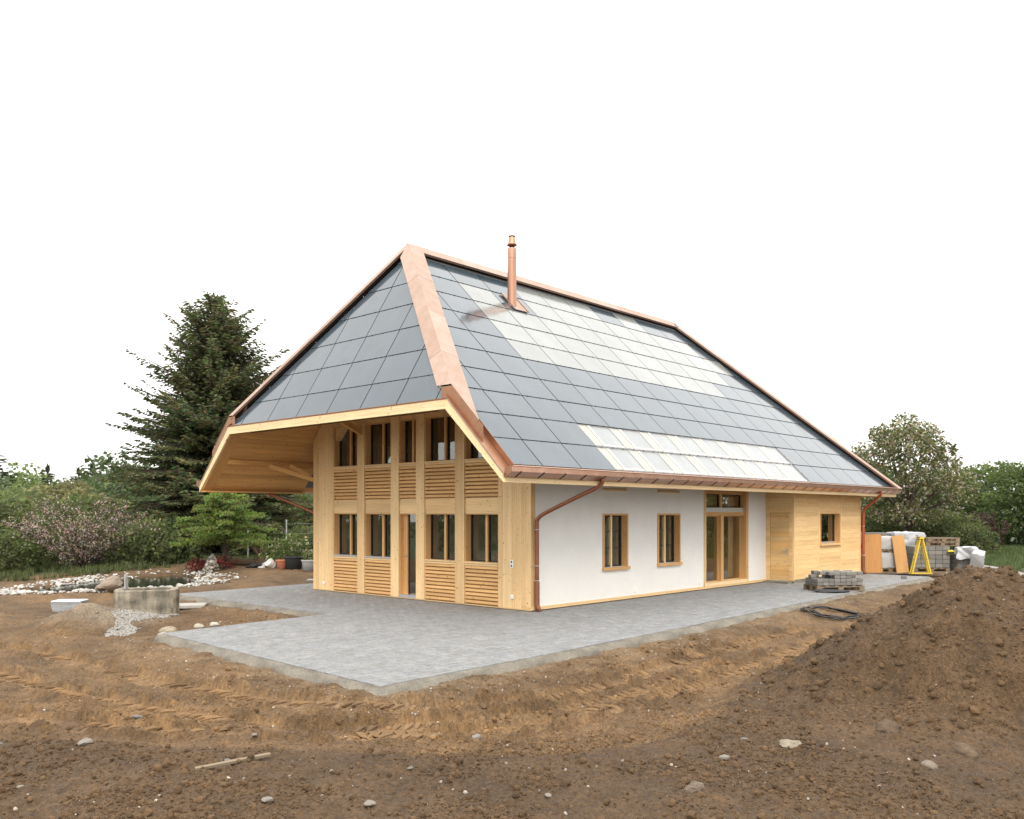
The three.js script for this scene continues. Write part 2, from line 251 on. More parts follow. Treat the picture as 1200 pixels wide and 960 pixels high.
{
  const xs = grade([[-900, -60, 160, 20], [-60, -22, 12, 1.2], [-22, -14, 0.8, 0.06], [-14, -10.4, 0.05, 0.035], [-10.4, -3.4, 0.028, 0.028], [-3.4, 8, 0.034, 0.14], [8, 26, 0.18, 0.6], [26, 70, 1, 6], [70, 900, 12, 160]]);
  const zs = grade([[-900, -90, 160, 12], [-90, -24, 8, 0.9], [-24, -8, 0.5, 0.16], [-8, 0, 0.12, 0.04], [0, 7.2, 0.029, 0.029], [7.2, 10.6, 0.036, 0.045], [10.6, 14, 0.06, 0.25], [14, 24, 0.4, 1.2], [24, 80, 2, 12], [80, 900, 20, 160]]);
  const nx = xs.length, nz = zs.length, pos = new Float32Array(nx * nz * 3), col = new Float32Array(nx * nz * 3), uv = new Float32Array(nx * nz * 2), idx = new Uint32Array((nx - 1) * (nz - 1) * 6), c = [0, 0, 0];
  for (let j = 0, o = 0; j < nz; j++) for (let i = 0; i < nx; i++, o++) { const x = xs[i], z = zs[j]; pos[o * 3] = x; pos[o * 3 + 1] = ground(x, z); pos[o * 3 + 2] = z; uv[o * 2] = x; uv[o * 2 + 1] = z; soilColor(x, z, c); col.set(c, o * 3); }
  for (let j = 0, o = 0; j < nz - 1; j++) for (let i = 0; i < nx - 1; i++) { const a = j * nx + i, b = a + nx; idx[o++] = a; idx[o++] = b; idx[o++] = a + 1; idx[o++] = a + 1; idx[o++] = b; idx[o++] = b + 1; }
  const g = new THREE.BufferGeometry(); g.setAttribute('position', new THREE.BufferAttribute(pos, 3)); g.setAttribute('color', new THREE.BufferAttribute(col, 3)); g.setAttribute('uv', new THREE.BufferAttribute(uv, 2)); g.setIndex(new THREE.BufferAttribute(idx, 1)); g.computeVertexNormals();
  tag(mesh('ground', g, M.soil), 'bare brown building-site soil with machine tracks', 'ground', null, 'structure');
  console.log('ground', nx, nz);
}

// ------------------------------------------------------------------ terrace
{
  const terrace = tag(grp('terrace'), 'grey stone-paved terrace along two sides of the house', 'terrace', null, 'structure');
  const sh = new THREE.Shape(TER.map(([x, z]) => new THREE.Vector2(x, -z))), bed = new THREE.ExtrudeGeometry(sh, { depth: 0.3, bevelEnabled: false }); bed.rotateX(-Math.PI / 2); bed.translate(0, -0.307, 0);
  mesh('sand_bed', bed, new THREE.MeshStandardMaterial({ color: new THREE.Color().setRGB(0.2, 0.19, 0.175), roughness: 1 }), terrace);
  const Q = [[[-7.04, 3.8], [-3.0, 3.72], [-3.0, -2.8], [-6.66, -2.5]], [[-3.0, 3.72], [0, 3.62], [0, -9.4], [-3.08, -9.25]], [[0, 3.62], [16.1, 2.9], [16.1, -0.1], [0, -0.1]], [[0, -7.6], [2, -7.6], [2, -9.55], [0, -9.4]]];
  M.paver = new THREE.MeshStandardMaterial({ vertexColors: true, map: rep(tex(512, 512, (x, y) => 0.84 + 0.22 * (fbm(x * 14, y * 14, 5, 151, 14) - 0.5) + 0.24 * (vn(x * 180, y * 180, 155, 180) - 0.5), true), 1.1), roughness: 0.78, bumpMap: rep(noiseMap, 0.32), bumpScale: 0.006 });
  const r = rng(501), list = [], LX = 0.24, LZ = 0.16, gap = 0.0055;
  Q.forEach((q, qi) => {
    const c = q.map(([x, z]) => V3(x, 0, z)), cx = q.reduce((s, p) => s + p[0], 0) / 4, cz = q.reduce((s, p) => s + p[1], 0) / 4;
    const planes = c.map((a, i) => { const b = c[(i + 1) % 4], n = V3(-(b.z - a.z), 0, b.x - a.x).normalize(); if (n.dot(V3(cx, 0, cz).sub(a)) < 0) n.negate(); return [n, n.dot(a)]; });
    const x0 = Math.min(...q.map((p) => p[0])), x1 = Math.max(...q.map((p) => p[0])), z0 = Math.min(...q.map((p) => p[1])), z1 = Math.max(...q.map((p) => p[1]));
    for (let k = Math.floor(z0 / LZ); k * LZ < z1; k++) for (let i = Math.floor(x0 / LX) - 1; i * LX < x1; i++) {
      const X = i * LX + (k & 1 ? LX / 2 : 0) + (hash(k, 7, 2) - 0.5) * 0.05, Z = k * LZ, tone = 0.9 + 0.2 * r(), hue = r() - 0.5, y = (r() - 0.5) * 0.004, tx = (r() - 0.5) * 0.004, tz = (r() - 0.5) * 0.004;
      let P = [V3(X + gap, 0, Z + gap), V3(X + gap, 0, Z + LZ - gap), V3(X + LX - gap, 0, Z + LZ - gap), V3(X + LX - gap, 0, Z + gap)];
      for (const [n, d] of planes) { P = clip(P, n, d); if (P.length < 3) break; }
      if (P.length < 3) continue;
      const m = P.reduce((s, p) => s.add(p), V3(0, 0, 0)).divideScalar(P.length);
      if (Math.min(...P.map((p) => p.distanceTo(m))) < 0.02) continue;
      const top = P.map((p) => { const s = p.clone().sub(m), L = s.length(); return m.clone().addScaledVector(s, Math.max(0.3, 1 - 0.009 / L)).setY(y + s.x / LX * tx + s.z / LZ * tz); }), low = P.map((p) => p.clone().setY(y - 0.007)), foot = P.map((p) => p.clone().setY(-0.03));
      const pos = [], nor = [], uv = [], col = [], ou = r() * 3, ov = r() * 3, cr = 0.33 * tone * (1 + 0.03 * hue), cg = 0.335 * tone, cb = 0.34 * tone * (1 - 0.05 * hue);
      const tri = (a, b, c2) => { const N = new THREE.Vector3().crossVectors(b.clone().sub(a), c2.clone().sub(a)).normalize(); for (const p of [a, b, c2]) { pos.push(p.x, p.y, p.z); nor.push(N.x, N.y, N.z); uv.push(p.x + ou, p.z + ov); col.push(cr, cg, cb); } };
      for (let e = 1; e < P.length - 1; e++) tri(top[0], top[e], top[e + 1]);
      for (let e = 0; e < P.length; e++) { const f = (e + 1) % P.length; tri(top[e], low[e], low[f]); tri(top[e], low[f], top[f]); tri(low[e], foot[e], foot[f]); tri(low[e], foot[f], low[f]); }
      const g = new THREE.BufferGeometry(); g.setAttribute('position', new THREE.Float32BufferAttribute(pos, 3)); g.setAttribute('normal', new THREE.Float32BufferAttribute(nor, 3)); g.setAttribute('uv', new THREE.Float32BufferAttribute(uv, 2)); g.setAttribute('color', new THREE.Float32BufferAttribute(col, 3));
      list.push([Math.hypot(m.x + 13.6, m.z - 11.94), g]);
    }
  });
  list.sort((a, b) => a[0] - b[0]);
  for (const [, g] of list.slice(0, 300)) mesh('paver', g, M.paver, terrace);
  mesh('paving', mergeGeometries(list.slice(300).map((e) => e[1])), M.paver, terrace).userData.kind = 'stuff';
  console.log('pavers', list.length);
  // rough concrete haunching that holds the edge
  const edge = (pts) => {
    const prof = [[0.0, -0.012], [0.02, -0.014], [0.06, -0.028], [0.12, -0.075], [0.16, -0.15], [0.19, -0.42]], S = [];
    for (let i = 0; i < pts.length - 1; i++) { const [ax, az] = pts[i], [bx, bz] = pts[i + 1], L = Math.hypot(bx - ax, bz - az), n = Math.ceil(L / 0.07); for (let k = 0; k < n; k++) S.push([mix(ax, bx, k / n), mix(az, bz, k / n)]); } S.push(pts[pts.length - 1]);
    const pos = [], uv = [], idx = []; let len = 0;
    S.forEach(([x, z], i) => {
      const a = S[Math.max(0, i - 1)], b = S[Math.min(S.length - 1, i + 1)], nx0 = (z - a[1]), nz0 = -(x - a[0]), nx1 = (b[1] - z), nz1 = -(b[0] - x);
      let l0 = Math.hypot(nx0, nz0) || 1, l1 = Math.hypot(nx1, nz1) || 1; let nx = nx0 / l0 + nx1 / l1, nz = nz0 / l0 + nz1 / l1; const l = Math.hypot(nx, nz), mit = Math.min(1.5, 2 / (l * Math.max(0.5, l / 2) + 1e-6) * (l / 2) / (l / 2)); nx /= l; nz /= l;
      const sc = i && i < S.length - 1 ? Math.min(1.45, 2 / l) : 1; if (i) len += Math.hypot(x - S[i - 1][0], z - S[i - 1][1]);
      prof.forEach(([o, y], k) => { const w = k > 1 ? 0.07 * (fbm(len * 1.6, k * 3, 3, 203) - 0.5) : 0, q = k > 0 ? 0.03 * (fbm(len * 5, k * 2, 2, 207) - 0.5) : 0; pos.push(x + nx * (o + w) * sc, y + q * (k > 1 ? 1 : 0.25), z + nz * (o + w) * sc); uv.push(len, o * 1.3); });
    });
    const n = prof.length; for (let i = 0; i < S.length - 1; i++) for (let k = 0; k < n - 1; k++) { const a = i * n + k, b = a + n; idx.push(a, a + 1, b, b, a + 1, b + 1); }
    const g = new THREE.BufferGeometry(); g.setAttribute('position', new THREE.Float32BufferAttribute(pos, 3)); g.setAttribute('uv', new THREE.Float32BufferAttribute(uv, 2)); g.setIndex(idx); g.computeVertexNormals(); return g;
  };
  const rev = (a) => a.slice().reverse();
  mesh('concrete_haunch', edge(rev([[16.1, 2.9], [0, 3.62], [-7.04, 3.8], [-6.66, -2.5]]).slice().reverse()), M.concrete, terrace);
  mesh('concrete_haunch', edge([[-3.0, -2.6], [-3.08, -9.25]]), M.concrete, terrace);
}

// ------------------------------------------------------------------ house
const house = thing('timber_house', 'white plaster and spruce farmhouse under a steep hipped roof of solar panels', 'house', 0, 0, 0);
const Wd = 7.66, C = Wd / 2, OFF = 4.42, HS = 1.685;              // gable width, ridge line, panel plane y = v + OFF, slope of the front hip
const pick = (a, r) => a[Math.floor(r() * a.length)];
{
  const r = rng(9);
  // openings of the gable, from the far end to the near corner
  const cols = [[5.808, 6.817], [4.491, 5.514], [3.572, 4.195], [2.249, 3.279], [0.934, 1.948]], posts = [[5.514, 5.808], [4.195, 4.491], [3.279, 3.572], [1.948, 2.249]];
  const soffY = (v) => Math.min(v, Wd - v) + OFF - 0.36;
  const boards = (v0, v1, n) => { for (let k = 0; k < n; k++) { const a = mix(v0, v1, k / n) + 0.0012, b = mix(v0, v1, (k + 1) / n) - 0.0012; mesh('wall_board', prism([V3(0, 0.035, -a), V3(0, soffY(a), -a), V3(0, soffY(b), -b), V3(0, 0.035, -b)], V3(0.06, 0, 0), V3(0, 0, 1), V3(0, 1, 0)), pick(M.spruce, r), house); } };
  boards(0, 0.934, 7); boards(6.817, 7.726, 7);
  mesh('wall_core', B(0.062, 0.26, 0.02, 4.0, 0.002, 0.93), M.spruce[1], house); mesh('wall_core', B(0.062, 0.26, 0.02, 4.0, 6.82, 7.70), M.spruce[1], house);
  for (const [a, b] of posts) mesh('post', B(-0.022, 0.25, 0.035, 4.9, a, b), pick(M.spruce, r), house);
  // panel above the upper windows
  mesh('gable_panel', prism([V3(0.01, 4.272, -0.94), V3(0.01, 4.272, -6.81), V3(0.01, soffY(6.81), -6.81), V3(0.01, soffY(C), -C), V3(0.01, soffY(0.94), -0.94)], V3(0.2, 0, 0), V3(0, 0, 1), V3(0, 1, 0)), M.spruce[1], house);
  mesh('base_beam', B(-0.012, 0.2, 0.012, 0.034, 0, 7.726, 'z'), M.spruce[1], house);
  mesh('base_plinth', B(0.04, 0.2, -0.02, 0.012, 0.04, 7.7), M.concrete, house);
  const glaze = (name, v0, v1, y0, y1, cutTop, sill) => {
    const w = grp(name, house), X = 0.17, f = 0.035, mid = (v0 + v1) / 2 - 0.03;
    mesh('frame', merge([B(X, X + 0.06, y0, y0 + f, v0, v1, 'z'), B(X, X + 0.06, y1 - f, y1, v0, v1, 'z'), B(X, X + 0.06, y0 + f, y1 - f, v0, v0 + f), B(X, X + 0.06, y0 + f, y1 - f, v1 - f, v1)]), M.gasket, w);
    mesh('reveal', merge([B(0.02, X, y0, y1, v1 - 0.018, v1 - 0.001), B(0.02, X, y0, y1, v0 + 0.001, v0 + 0.018), B(0.02, X, y1 - 0.018, y1 - 0.001, v0 + 0.018, v1 - 0.018, 'z')]), M.frame, w);
    mesh('mullion', B(X - 0.035, X + 0.05, y0 + 0.002, y1 - 0.019, mid - 0.032, mid + 0.032), M.frame, w);
    mesh('gasket', merge([B(X + 0.005, X + 0.055, y0 + f, y1 - f, mid - 0.05, mid - 0.033), B(X + 0.005, X + 0.055, y0 + f, y1 - f, mid + 0.033, mid + 0.05)]), M.gasket, w);
    for (const [a, b] of [[v0 + f, mid - 0.05], [mid + 0.05, v1 - f]]) mesh('pane', prism([V3(X + 0.03, y0 + f, -a), V3(X + 0.03, y1 - f, -a), V3(X + 0.03, y1 - f, -b), V3(X + 0.03, y0 + f, -b)], V3(0.004, 0, 0), V3(0, 0, 1), V3(0, 1, 0)), M.glass, w);
    if (sill) mesh('sill', B(-0.03, X, y0 - 0.03, y0 + 0.004, v0 + 0.003, v1 - 0.003, 'z'), sill, w);
    if (cutTop) { const s = cutTop > 0 ? [v1 - 0.02, v1 - 0.36] : [v0 + 0.02, v0 + 0.36]; mesh('corner_fillet', prism([V3(0.05, y1 - 0.02, -s[0]), V3(0.05, y1 - 0.36, -s[0]), V3(0.05, y1 - 0.02, -s[1])], V3(0.17, 0, 0), V3(0, 0, 1), V3(0, 1, 0)), M.spruce[3], w); }
    return w;
  };
  const louvre = (v0, v1, y0, y1, n) => {
    const L = grp('louvre', house), p = (y1 - y0 - 0.05) / n;
    mesh('backing', B(0.09, 0.11, y0, y1, v0 + 0.002, v1 - 0.002), M.frame, L);
    for (let k = 0; k < n; k++) { const y = y0 + k * p + p * 0.32, t = 0.012; mesh('slat', prism([V3(0.0, y, -v0 - 0.004), V3(0.0, y + p * 0.62, -v0 - 0.004), V3(0.058, y + p * 0.62 + t, -v0 - 0.004), V3(0.058, y + t, -v0 - 0.004)], V3(0, 0, -(v1 - v0 - 0.008)), V3(1, 0.3, 0), V3(0, 0, 1)), pick(M.slat, r), L); }
    mesh('top_rail', B(-0.012, 0.09, y1 - 0.045, y1, v0 + 0.003, v1 - 0.003, 'z'), M.spruce[0], L);
  };
  cols.forEach(([a, b], i) => {
    mesh('spandrel', B(0.012, 0.2, 2.032, 2.378, a + 0.001, b - 0.001, 'z'), M.spruce[i % 4], house);
    louvre(a, b, 2.38, 3.2, 9);
    glaze('upper_window', a, b, 3.235, 4.27, i === 0 ? 1 : i === 4 ? -1 : 0, M.spruce[0]);
    if (i !== 2) { louvre(a, b, 0.036, 0.93, 10); glaze('lower_window', a, b, 0.965, 2.03, 0, i < 2 ? M.metal : M.spruce[2]); }
  });
  { // narrow glazed door
    const d = grp('glazed_door', house), [a, b] = cols[2], X = 0.14;
    mesh('reveal', merge([B(0.02, 0.2, 0.1, 2.03, b - 0.02, b - 0.001), B(0.02, 0.2, 0.1, 2.03, a + 0.001, a + 0.02), B(0.02, 0.2, 2.01, 2.029, a + 0.02, b - 0.02, 'z')]), M.frame, d);
    mesh('stile', B(X - 0.03, X + 0.04, 0.1, 2.01, b - 0.17, b - 0.021), M.frame, d); mesh('stile', B(X - 0.03, X + 0.04, 0.1, 2.01, a + 0.021, a + 0.045), M.frame, d);
    mesh('gasket', merge([B(X, X + 0.03, 0.1, 2.01, b - 0.2, b - 0.171), B(X, X + 0.03, 0.1, 2.01, a + 0.046, a + 0.06)]), M.gasket, d);
    mesh('pane', B(X + 0.012, X + 0.016, 0.1, 2.01, a + 0.061, b - 0.201), M.glass, d);
    mesh('threshold', B(-0.02, 0.2, 0.036, 0.1, a + 0.002, b - 0.002, 'z'), M.metal, d);
    mesh('handle', merge([B(X - 0.075, X - 0.06, 1.02, 1.035, b - 0.19, b - 0.08), B(X - 0.07, X - 0.03, 1.02, 1.035, b - 0.1, b - 0.085)]), M.metal, d);
  }
  for (const [v, y] of [[0.517, 0.97], [0.517, 0.27], [7.24, 0.2]]) { // outlets on the timber
    const o = grp('socket_outlet', house), two = y > 0.5; mesh('plate', new RoundedBoxGeometry(0.03, two ? 0.17 : 0.09, 0.085, 2, 0.012).translate(-0.014, y, -v), M.white, o);
    for (const k of two ? [-0.042, 0.042] : [0]) mesh('well', new THREE.CylinderGeometry(0.022, 0.022, 0.008, 14).rotateZ(Math.PI / 2).translate(-0.0285, y + k, -v), two ? M.dark : M.plastic, o);
  }
  // ---- long wall
  const holes = [[2.51, 3.43, 0.79, 2.0], [4.77, 5.75, 0.79, 2.0]];
  const wallShape = (x0, x1, y0, y1, hs) => { const s = new THREE.Shape([[x0, y0], [x1, y0], [x1, y1], [x0, y1]].map((p) => new THREE.Vector2(...p))); for (const [a, b, c, d] of hs) s.holes.push(new THREE.Path([[a, c], [a, d], [b, d], [b, c]].map((p) => new THREE.Vector2(...p)))); const g = new THREE.ExtrudeGeometry(s, { depth: 0.3, bevelEnabled: false }); return g.translate(0, 0, -0.3); };
  mesh('plaster_wall', wallShape(0.13, 6.98, 0.085, 2.9, holes), M.plaster, house);
  mesh('plaster_wall', wallShape(9.44, 10.57, 0.085, 2.9, []), M.plaster, house);
  mesh('corner_board', B(0.0, 0.13, 0.035, 3.9, -0.012, -0.0005), M.spruce[3], house);
  mesh('sill_board', B(0.0, 10.56, 0.022, 0.082, -0.035, 0.2, 'x'), M.spruce[0], house);
  mesh('base_plinth', B(0.201, 10.5, -0.02, 0.022, 0.03, 0.2), M.concrete, house);
  for (const [a, b, c, d] of holes) {
    const w = grp('casement_window', house), Zg = 0.14, f = 0.036, mid = (a + b) / 2 + 0.02;
    mesh('casing', merge([B(a - 0.03, a + 0.012, c - 0.02, d + 0.03, -0.03, Zg + 0.05), B(b - 0.012, b + 0.03, c - 0.02, d + 0.03, -0.03, Zg + 0.05), B(a + 0.012, b - 0.012, d - 0.012, d + 0.03, -0.03, Zg + 0.05, 'x')]), M.frame, w);
    mesh('sill', B(a - 0.05, b + 0.06, c - 0.065, c - 0.001, -0.075, Zg, 'x'), M.frame, w);
    mesh('frame', merge([B(a + 0.012, a + 0.012 + f, c, d - 0.012, Zg, Zg + 0.06), B(b - 0.012 - f, b - 0.012, c, d - 0.012, Zg, Zg + 0.06), B(a + 0.012 + f, b - 0.012 - f, c, c + f, Zg, Zg + 0.06, 'x'), B(a + 0.012 + f, b - 0.012 - f, d - 0.012 - f, d - 0.012, Zg, Zg + 0.06, 'x')]), M.gasket, w);
    mesh('mullion', B(mid - 0.028, mid + 0.028, c + 0.001, d - 0.013, Zg - 0.02, Zg + 0.05), M.fascia, w);
    for (const [p, q] of [[a + 0.048, mid - 0.029], [mid + 0.029, b - 0.048]]) mesh('pane', B(p, q, c + f, d - 0.012 - f, Zg + 0.03, Zg + 0.034), M.glass, w);
    for (const y of [mix(c, d, 0.36), mix(c, d, 0.68)]) mesh('glazing_bar', merge([B(a + 0.062, mid - 0.029, y - 0.008, y + 0.008, Zg + 0.015, Zg + 0.029, 'x'), B(mid + 0.029, b - 0.062, y - 0.008, y + 0.008, Zg + 0.015, Zg + 0.029, 'x')]), M.gasket, w);
    mesh('vent_strip', B(a - 0.02, b - 0.02, 2.555, 2.6, -0.03, -0.0005, 'x'), M.spruce[1], house);
  }
  { // tall glazed terrace door with blind box and fanlights
    const w = grp('terrace_door', house), x0 = 6.98, x1 = 9.44, xm = 8.12, Zg = 0.16;
    mesh('jamb', B(x0, x0 + 0.1, 0.085, 2.9, -0.02, 0.28), M.spruce[3], w); mesh('jamb', B(x1 - 0.14, x1, 0.085, 2.9, -0.02, 0.28), M.frame, w);
    mesh('threshold', B(x0, x1, 0.083, 0.16, -0.03, 0.28, 'x'), M.fascia, w);
    mesh('blind_box', B(x0 + 0.1, x1 - 0.14, 2.07, 2.19, 0.05, 0.25, 'x'), M.metal, w);
    mesh('rail', B(x0 + 0.1, x1 - 0.14, 1.97, 2.069, 0.03, 0.26, 'x'), M.frame, w); mesh('rail', B(x0 + 0.1, x1 - 0.14, 2.56, 2.64, 0.1, 0.26, 'x'), M.frame, w);
    mesh('mullion', B(xm - 0.09, xm + 0.05, 0.16, 1.969, 0.07, 0.27), M.frame, w); mesh('mullion', B(xm - 0.045, xm + 0.045, 2.191, 2.559, 0.12, 0.26), M.frame, w);
    for (const [a, b, c, d] of [[x0 + 0.1, xm - 0.09, 0.16, 1.969], [xm + 0.05, x1 - 0.14, 0.16, 1.969], [x0 + 0.1, xm - 0.045, 2.191, 2.559], [xm + 0.045, x1 - 0.14, 2.191, 2.559]]) { const s = grp('sash', w), f = 0.024; mesh('sash_frame', merge([B(a + 0.001, a + f, c + 0.001, d - 0.001, Zg, Zg + 0.05), B(b - f, b - 0.001, c + 0.001, d - 0.001, Zg, Zg + 0.05), B(a + f, b - f, c + 0.001, c + f, Zg, Zg + 0.05, 'x'), B(a + f, b - f, d - f, d - 0.001, Zg, Zg + 0.05, 'x')]), c > 2 ? M.gasket : M.frame, s); mesh('pane', B(a + f, b - f, c + f, d - f, Zg + 0.02, Zg + 0.024), M.glass, s); }
    mesh('wall_head', B(x0, x1, 2.641, 2.9, 0.1, 0.27, 'x'), M.frame, house);
  }
  mesh('wall_fitting', new RoundedBoxGeometry(0.05, 0.1, 0.03, 2, 0.01).translate(3.78, 0.2, 0.012), M.white, house); mesh('wall_fitting', new RoundedBoxGeometry(0.05, 0.08, 0.03, 2, 0.01).translate(6.75, 0.2, 0.012), M.white, house);
  // ---- store room under the eave, clad in level boards
  const Za = 0.87, xa = 10.57, xb = 15.64;
  const field = (x0, x1, win) => { for (let y = 0.1, k = 0; y < 2.8; y += 0.142, k++) { const t = Math.min(y + 0.139, 2.82); const put = (a, b, c, d) => { if (d - c > 0.01) mesh('cladding_board', B(a, b, c, d, -Za, -Za + 0.045, 'x'), pick(M.annex, r), house); }; if (win && t > win[2] && y < win[3]) { put(x0, win[0], y, t); put(win[1], x1, y, t); if (y < win[2]) put(win[0], win[1], y, win[2] - 0.002); if (t > win[3]) put(win[0], win[1], win[3] + 0.002, t); } else put(x0, x1, y, t); } };
  field(xa + 0.06, 12.26); field(12.32, 13.955, [12.40, 13.90, 1.1, 2.04]); field(14.015, xb - 0.06);
  for (const [a, b] of [[xa - 0.001, xa + 0.058], [12.262, 12.318], [13.957, 14.013], [xb - 0.058, xb]]) mesh('cover_batten', B(a, b, 0.098, 2.82, -Za - 0.008, -Za + 0.045), M.annex[2], house);
  mesh('wall_core', B(xa + 0.05, 12.4, 0.1, 2.9, -Za + 0.046, -0.02), M.annex[1], house); mesh('wall_core', B(13.9, xb - 0.001, 0.1, 2.9, -Za + 0.046, -Za + 0.2), M.annex[1], house); mesh('wall_core', B(12.4, 13.9, 0.1, 1.09, -Za + 0.046, -Za + 0.2), M.annex[1], house); mesh('wall_core', B(12.4, 13.9, 2.05, 2.9, -Za + 0.046, -Za + 0.2), M.annex[1], house);
  mesh('plinth', B(xa + 0.02, xb - 0.02, -0.05, 0.097, -Za + 0.012, -0.3, 'x'), M.concrete, house); mesh('plinth', B(xa - 0.25, xa + 0.019, -0.05, 0.05, -0.8, -0.05, 'x'), M.concrete, house);
  { const w = grp('store_window', house), a = 12.4, b = 13.9, c = 1.1, d = 2.04, Zg = -Za + 0.15; mesh('casing', merge([B(a + 0.001, a + 0.03, c, d, -Za - 0.02, Zg + 0.06), B(b - 0.05, b - 0.001, c, d, -Za - 0.02, Zg + 0.06), B(a + 0.03, b - 0.05, d - 0.03, d - 0.001, -Za - 0.02, Zg + 0.06, 'x')]), M.frame, w); mesh('sill', B(a - 0.03, b + 0.03, c - 0.06, c - 0.002, -Za - 0.07, Zg, 'x'), M.annex[1], w); mesh('sash_frame', merge([B(a + 0.03, b - 0.05, c, c + 0.05, Zg, Zg + 0.05, 'x'), B(b - 0.11, b - 0.051, c + 0.05, d - 0.031, Zg, Zg + 0.05), B(a + 0.031, a + 0.05, c + 0.05, d - 0.031, Zg, Zg + 0.05), B(a + 0.05, b - 0.11, d - 0.06, d - 0.031, Zg, Zg + 0.05, 'x')]), M.gasket, w); mesh('bottom_rail', B(a + 0.03, b - 0.05, c + 0.001, c + 0.05, Zg - 0.02, Zg - 0.001, 'x'), M.metal, w); mesh('pane', B(a + 0.05, b - 0.11, c + 0.05, d - 0.06, Zg + 0.02, Zg + 0.024), M.glass, w); }
  for (let y = 0.06, k = 0; y < 2.8; y += 0.142, k++) { const t = Math.min(y + 0.139, 2.82); for (const [p, q] of y < 2.0 ? [[-0.13, -0.0005], [-0.868, -0.72]] : [[-0.868, -0.0005]]) mesh('cladding_board', B(xa, xa + 0.04, y, t, p, q, 'z'), pick(M.annex, r), house); }
  { const d = grp('store_door', house); for (let y = 0.075, k = 0; y < 2.05; y += 0.142, k++) mesh('door_board', B(xa + 0.015, xa + 0.048, y, Math.min(y + 0.139, 2.04), -0.713, -0.137, 'z'), pick([M.doorwood, M.annex[1]], r), d); mesh('door_gap_shade', B(xa + 0.03, xa + 0.049, 0.06, 2.055, -0.7195, -0.1305), M.dark, d); mesh('handle', merge([B(xa - 0.05, xa - 0.035, 0.95, 0.97, -0.66, -0.52), B(xa - 0.04, xa + 0.015, 0.95, 0.97, -0.67, -0.65), B(xa + 0.002, xa + 0.014, 0.82, 1.03, -0.68, -0.64)]), M.metal, d); mesh('threshold', B(xa - 0.02, xa + 0.06, 0.05, 0.073, -0.72, -0.13, 'z'), M.metal, d); }  // near-black sheet behind the door boards stands in for shade in the gaps
  // ---- closed back of the house and the rooms behind the glass
  mesh('rear_wall', B(0.26, xb, 0.02, 3.9, 7.42, 7.7), M.plaster, house); mesh('end_wall', B(xb - 0.25, xb - 0.001, 0.0, 3.6, 0.2, 7.42), M.annex[1], house); mesh('end_wall', B(xb - 0.25, xb - 0.001, 0.0, 2.9, -0.66, 0.199), M.annex[1], house);
  mesh('floor_slab', B(0.27, xb - 0.26, 0.0, 0.06, 0.31, 7.4, 'x'), M.frame, house); mesh('upper_floor', B(0.27, xb - 0.26, 2.25, 2.5, 0.31, 7.4, 'x'), M.frame, house);
  mesh('partition', B(4.6, 4.72, 0.06, 2.25, 0.31, 7.4), M.plaster, house); mesh('partition', B(9.6, 9.72, 0.06, 2.25, 0.31, 7.4), M.frame, house); mesh('partition', B(4.0, 4.1, 2.5, 6.2, 2.6, 5.0), M.frame, house);
  mesh('black_block', merge([B(2.6, 3.1, 0.06, 1.3, 1.5, 2.0), B(2.75, 2.95, 1.3, 2.25, 1.65, 1.85)]), M.gasket, house);  // black block added in the room for the dark shape in the gable glass
}
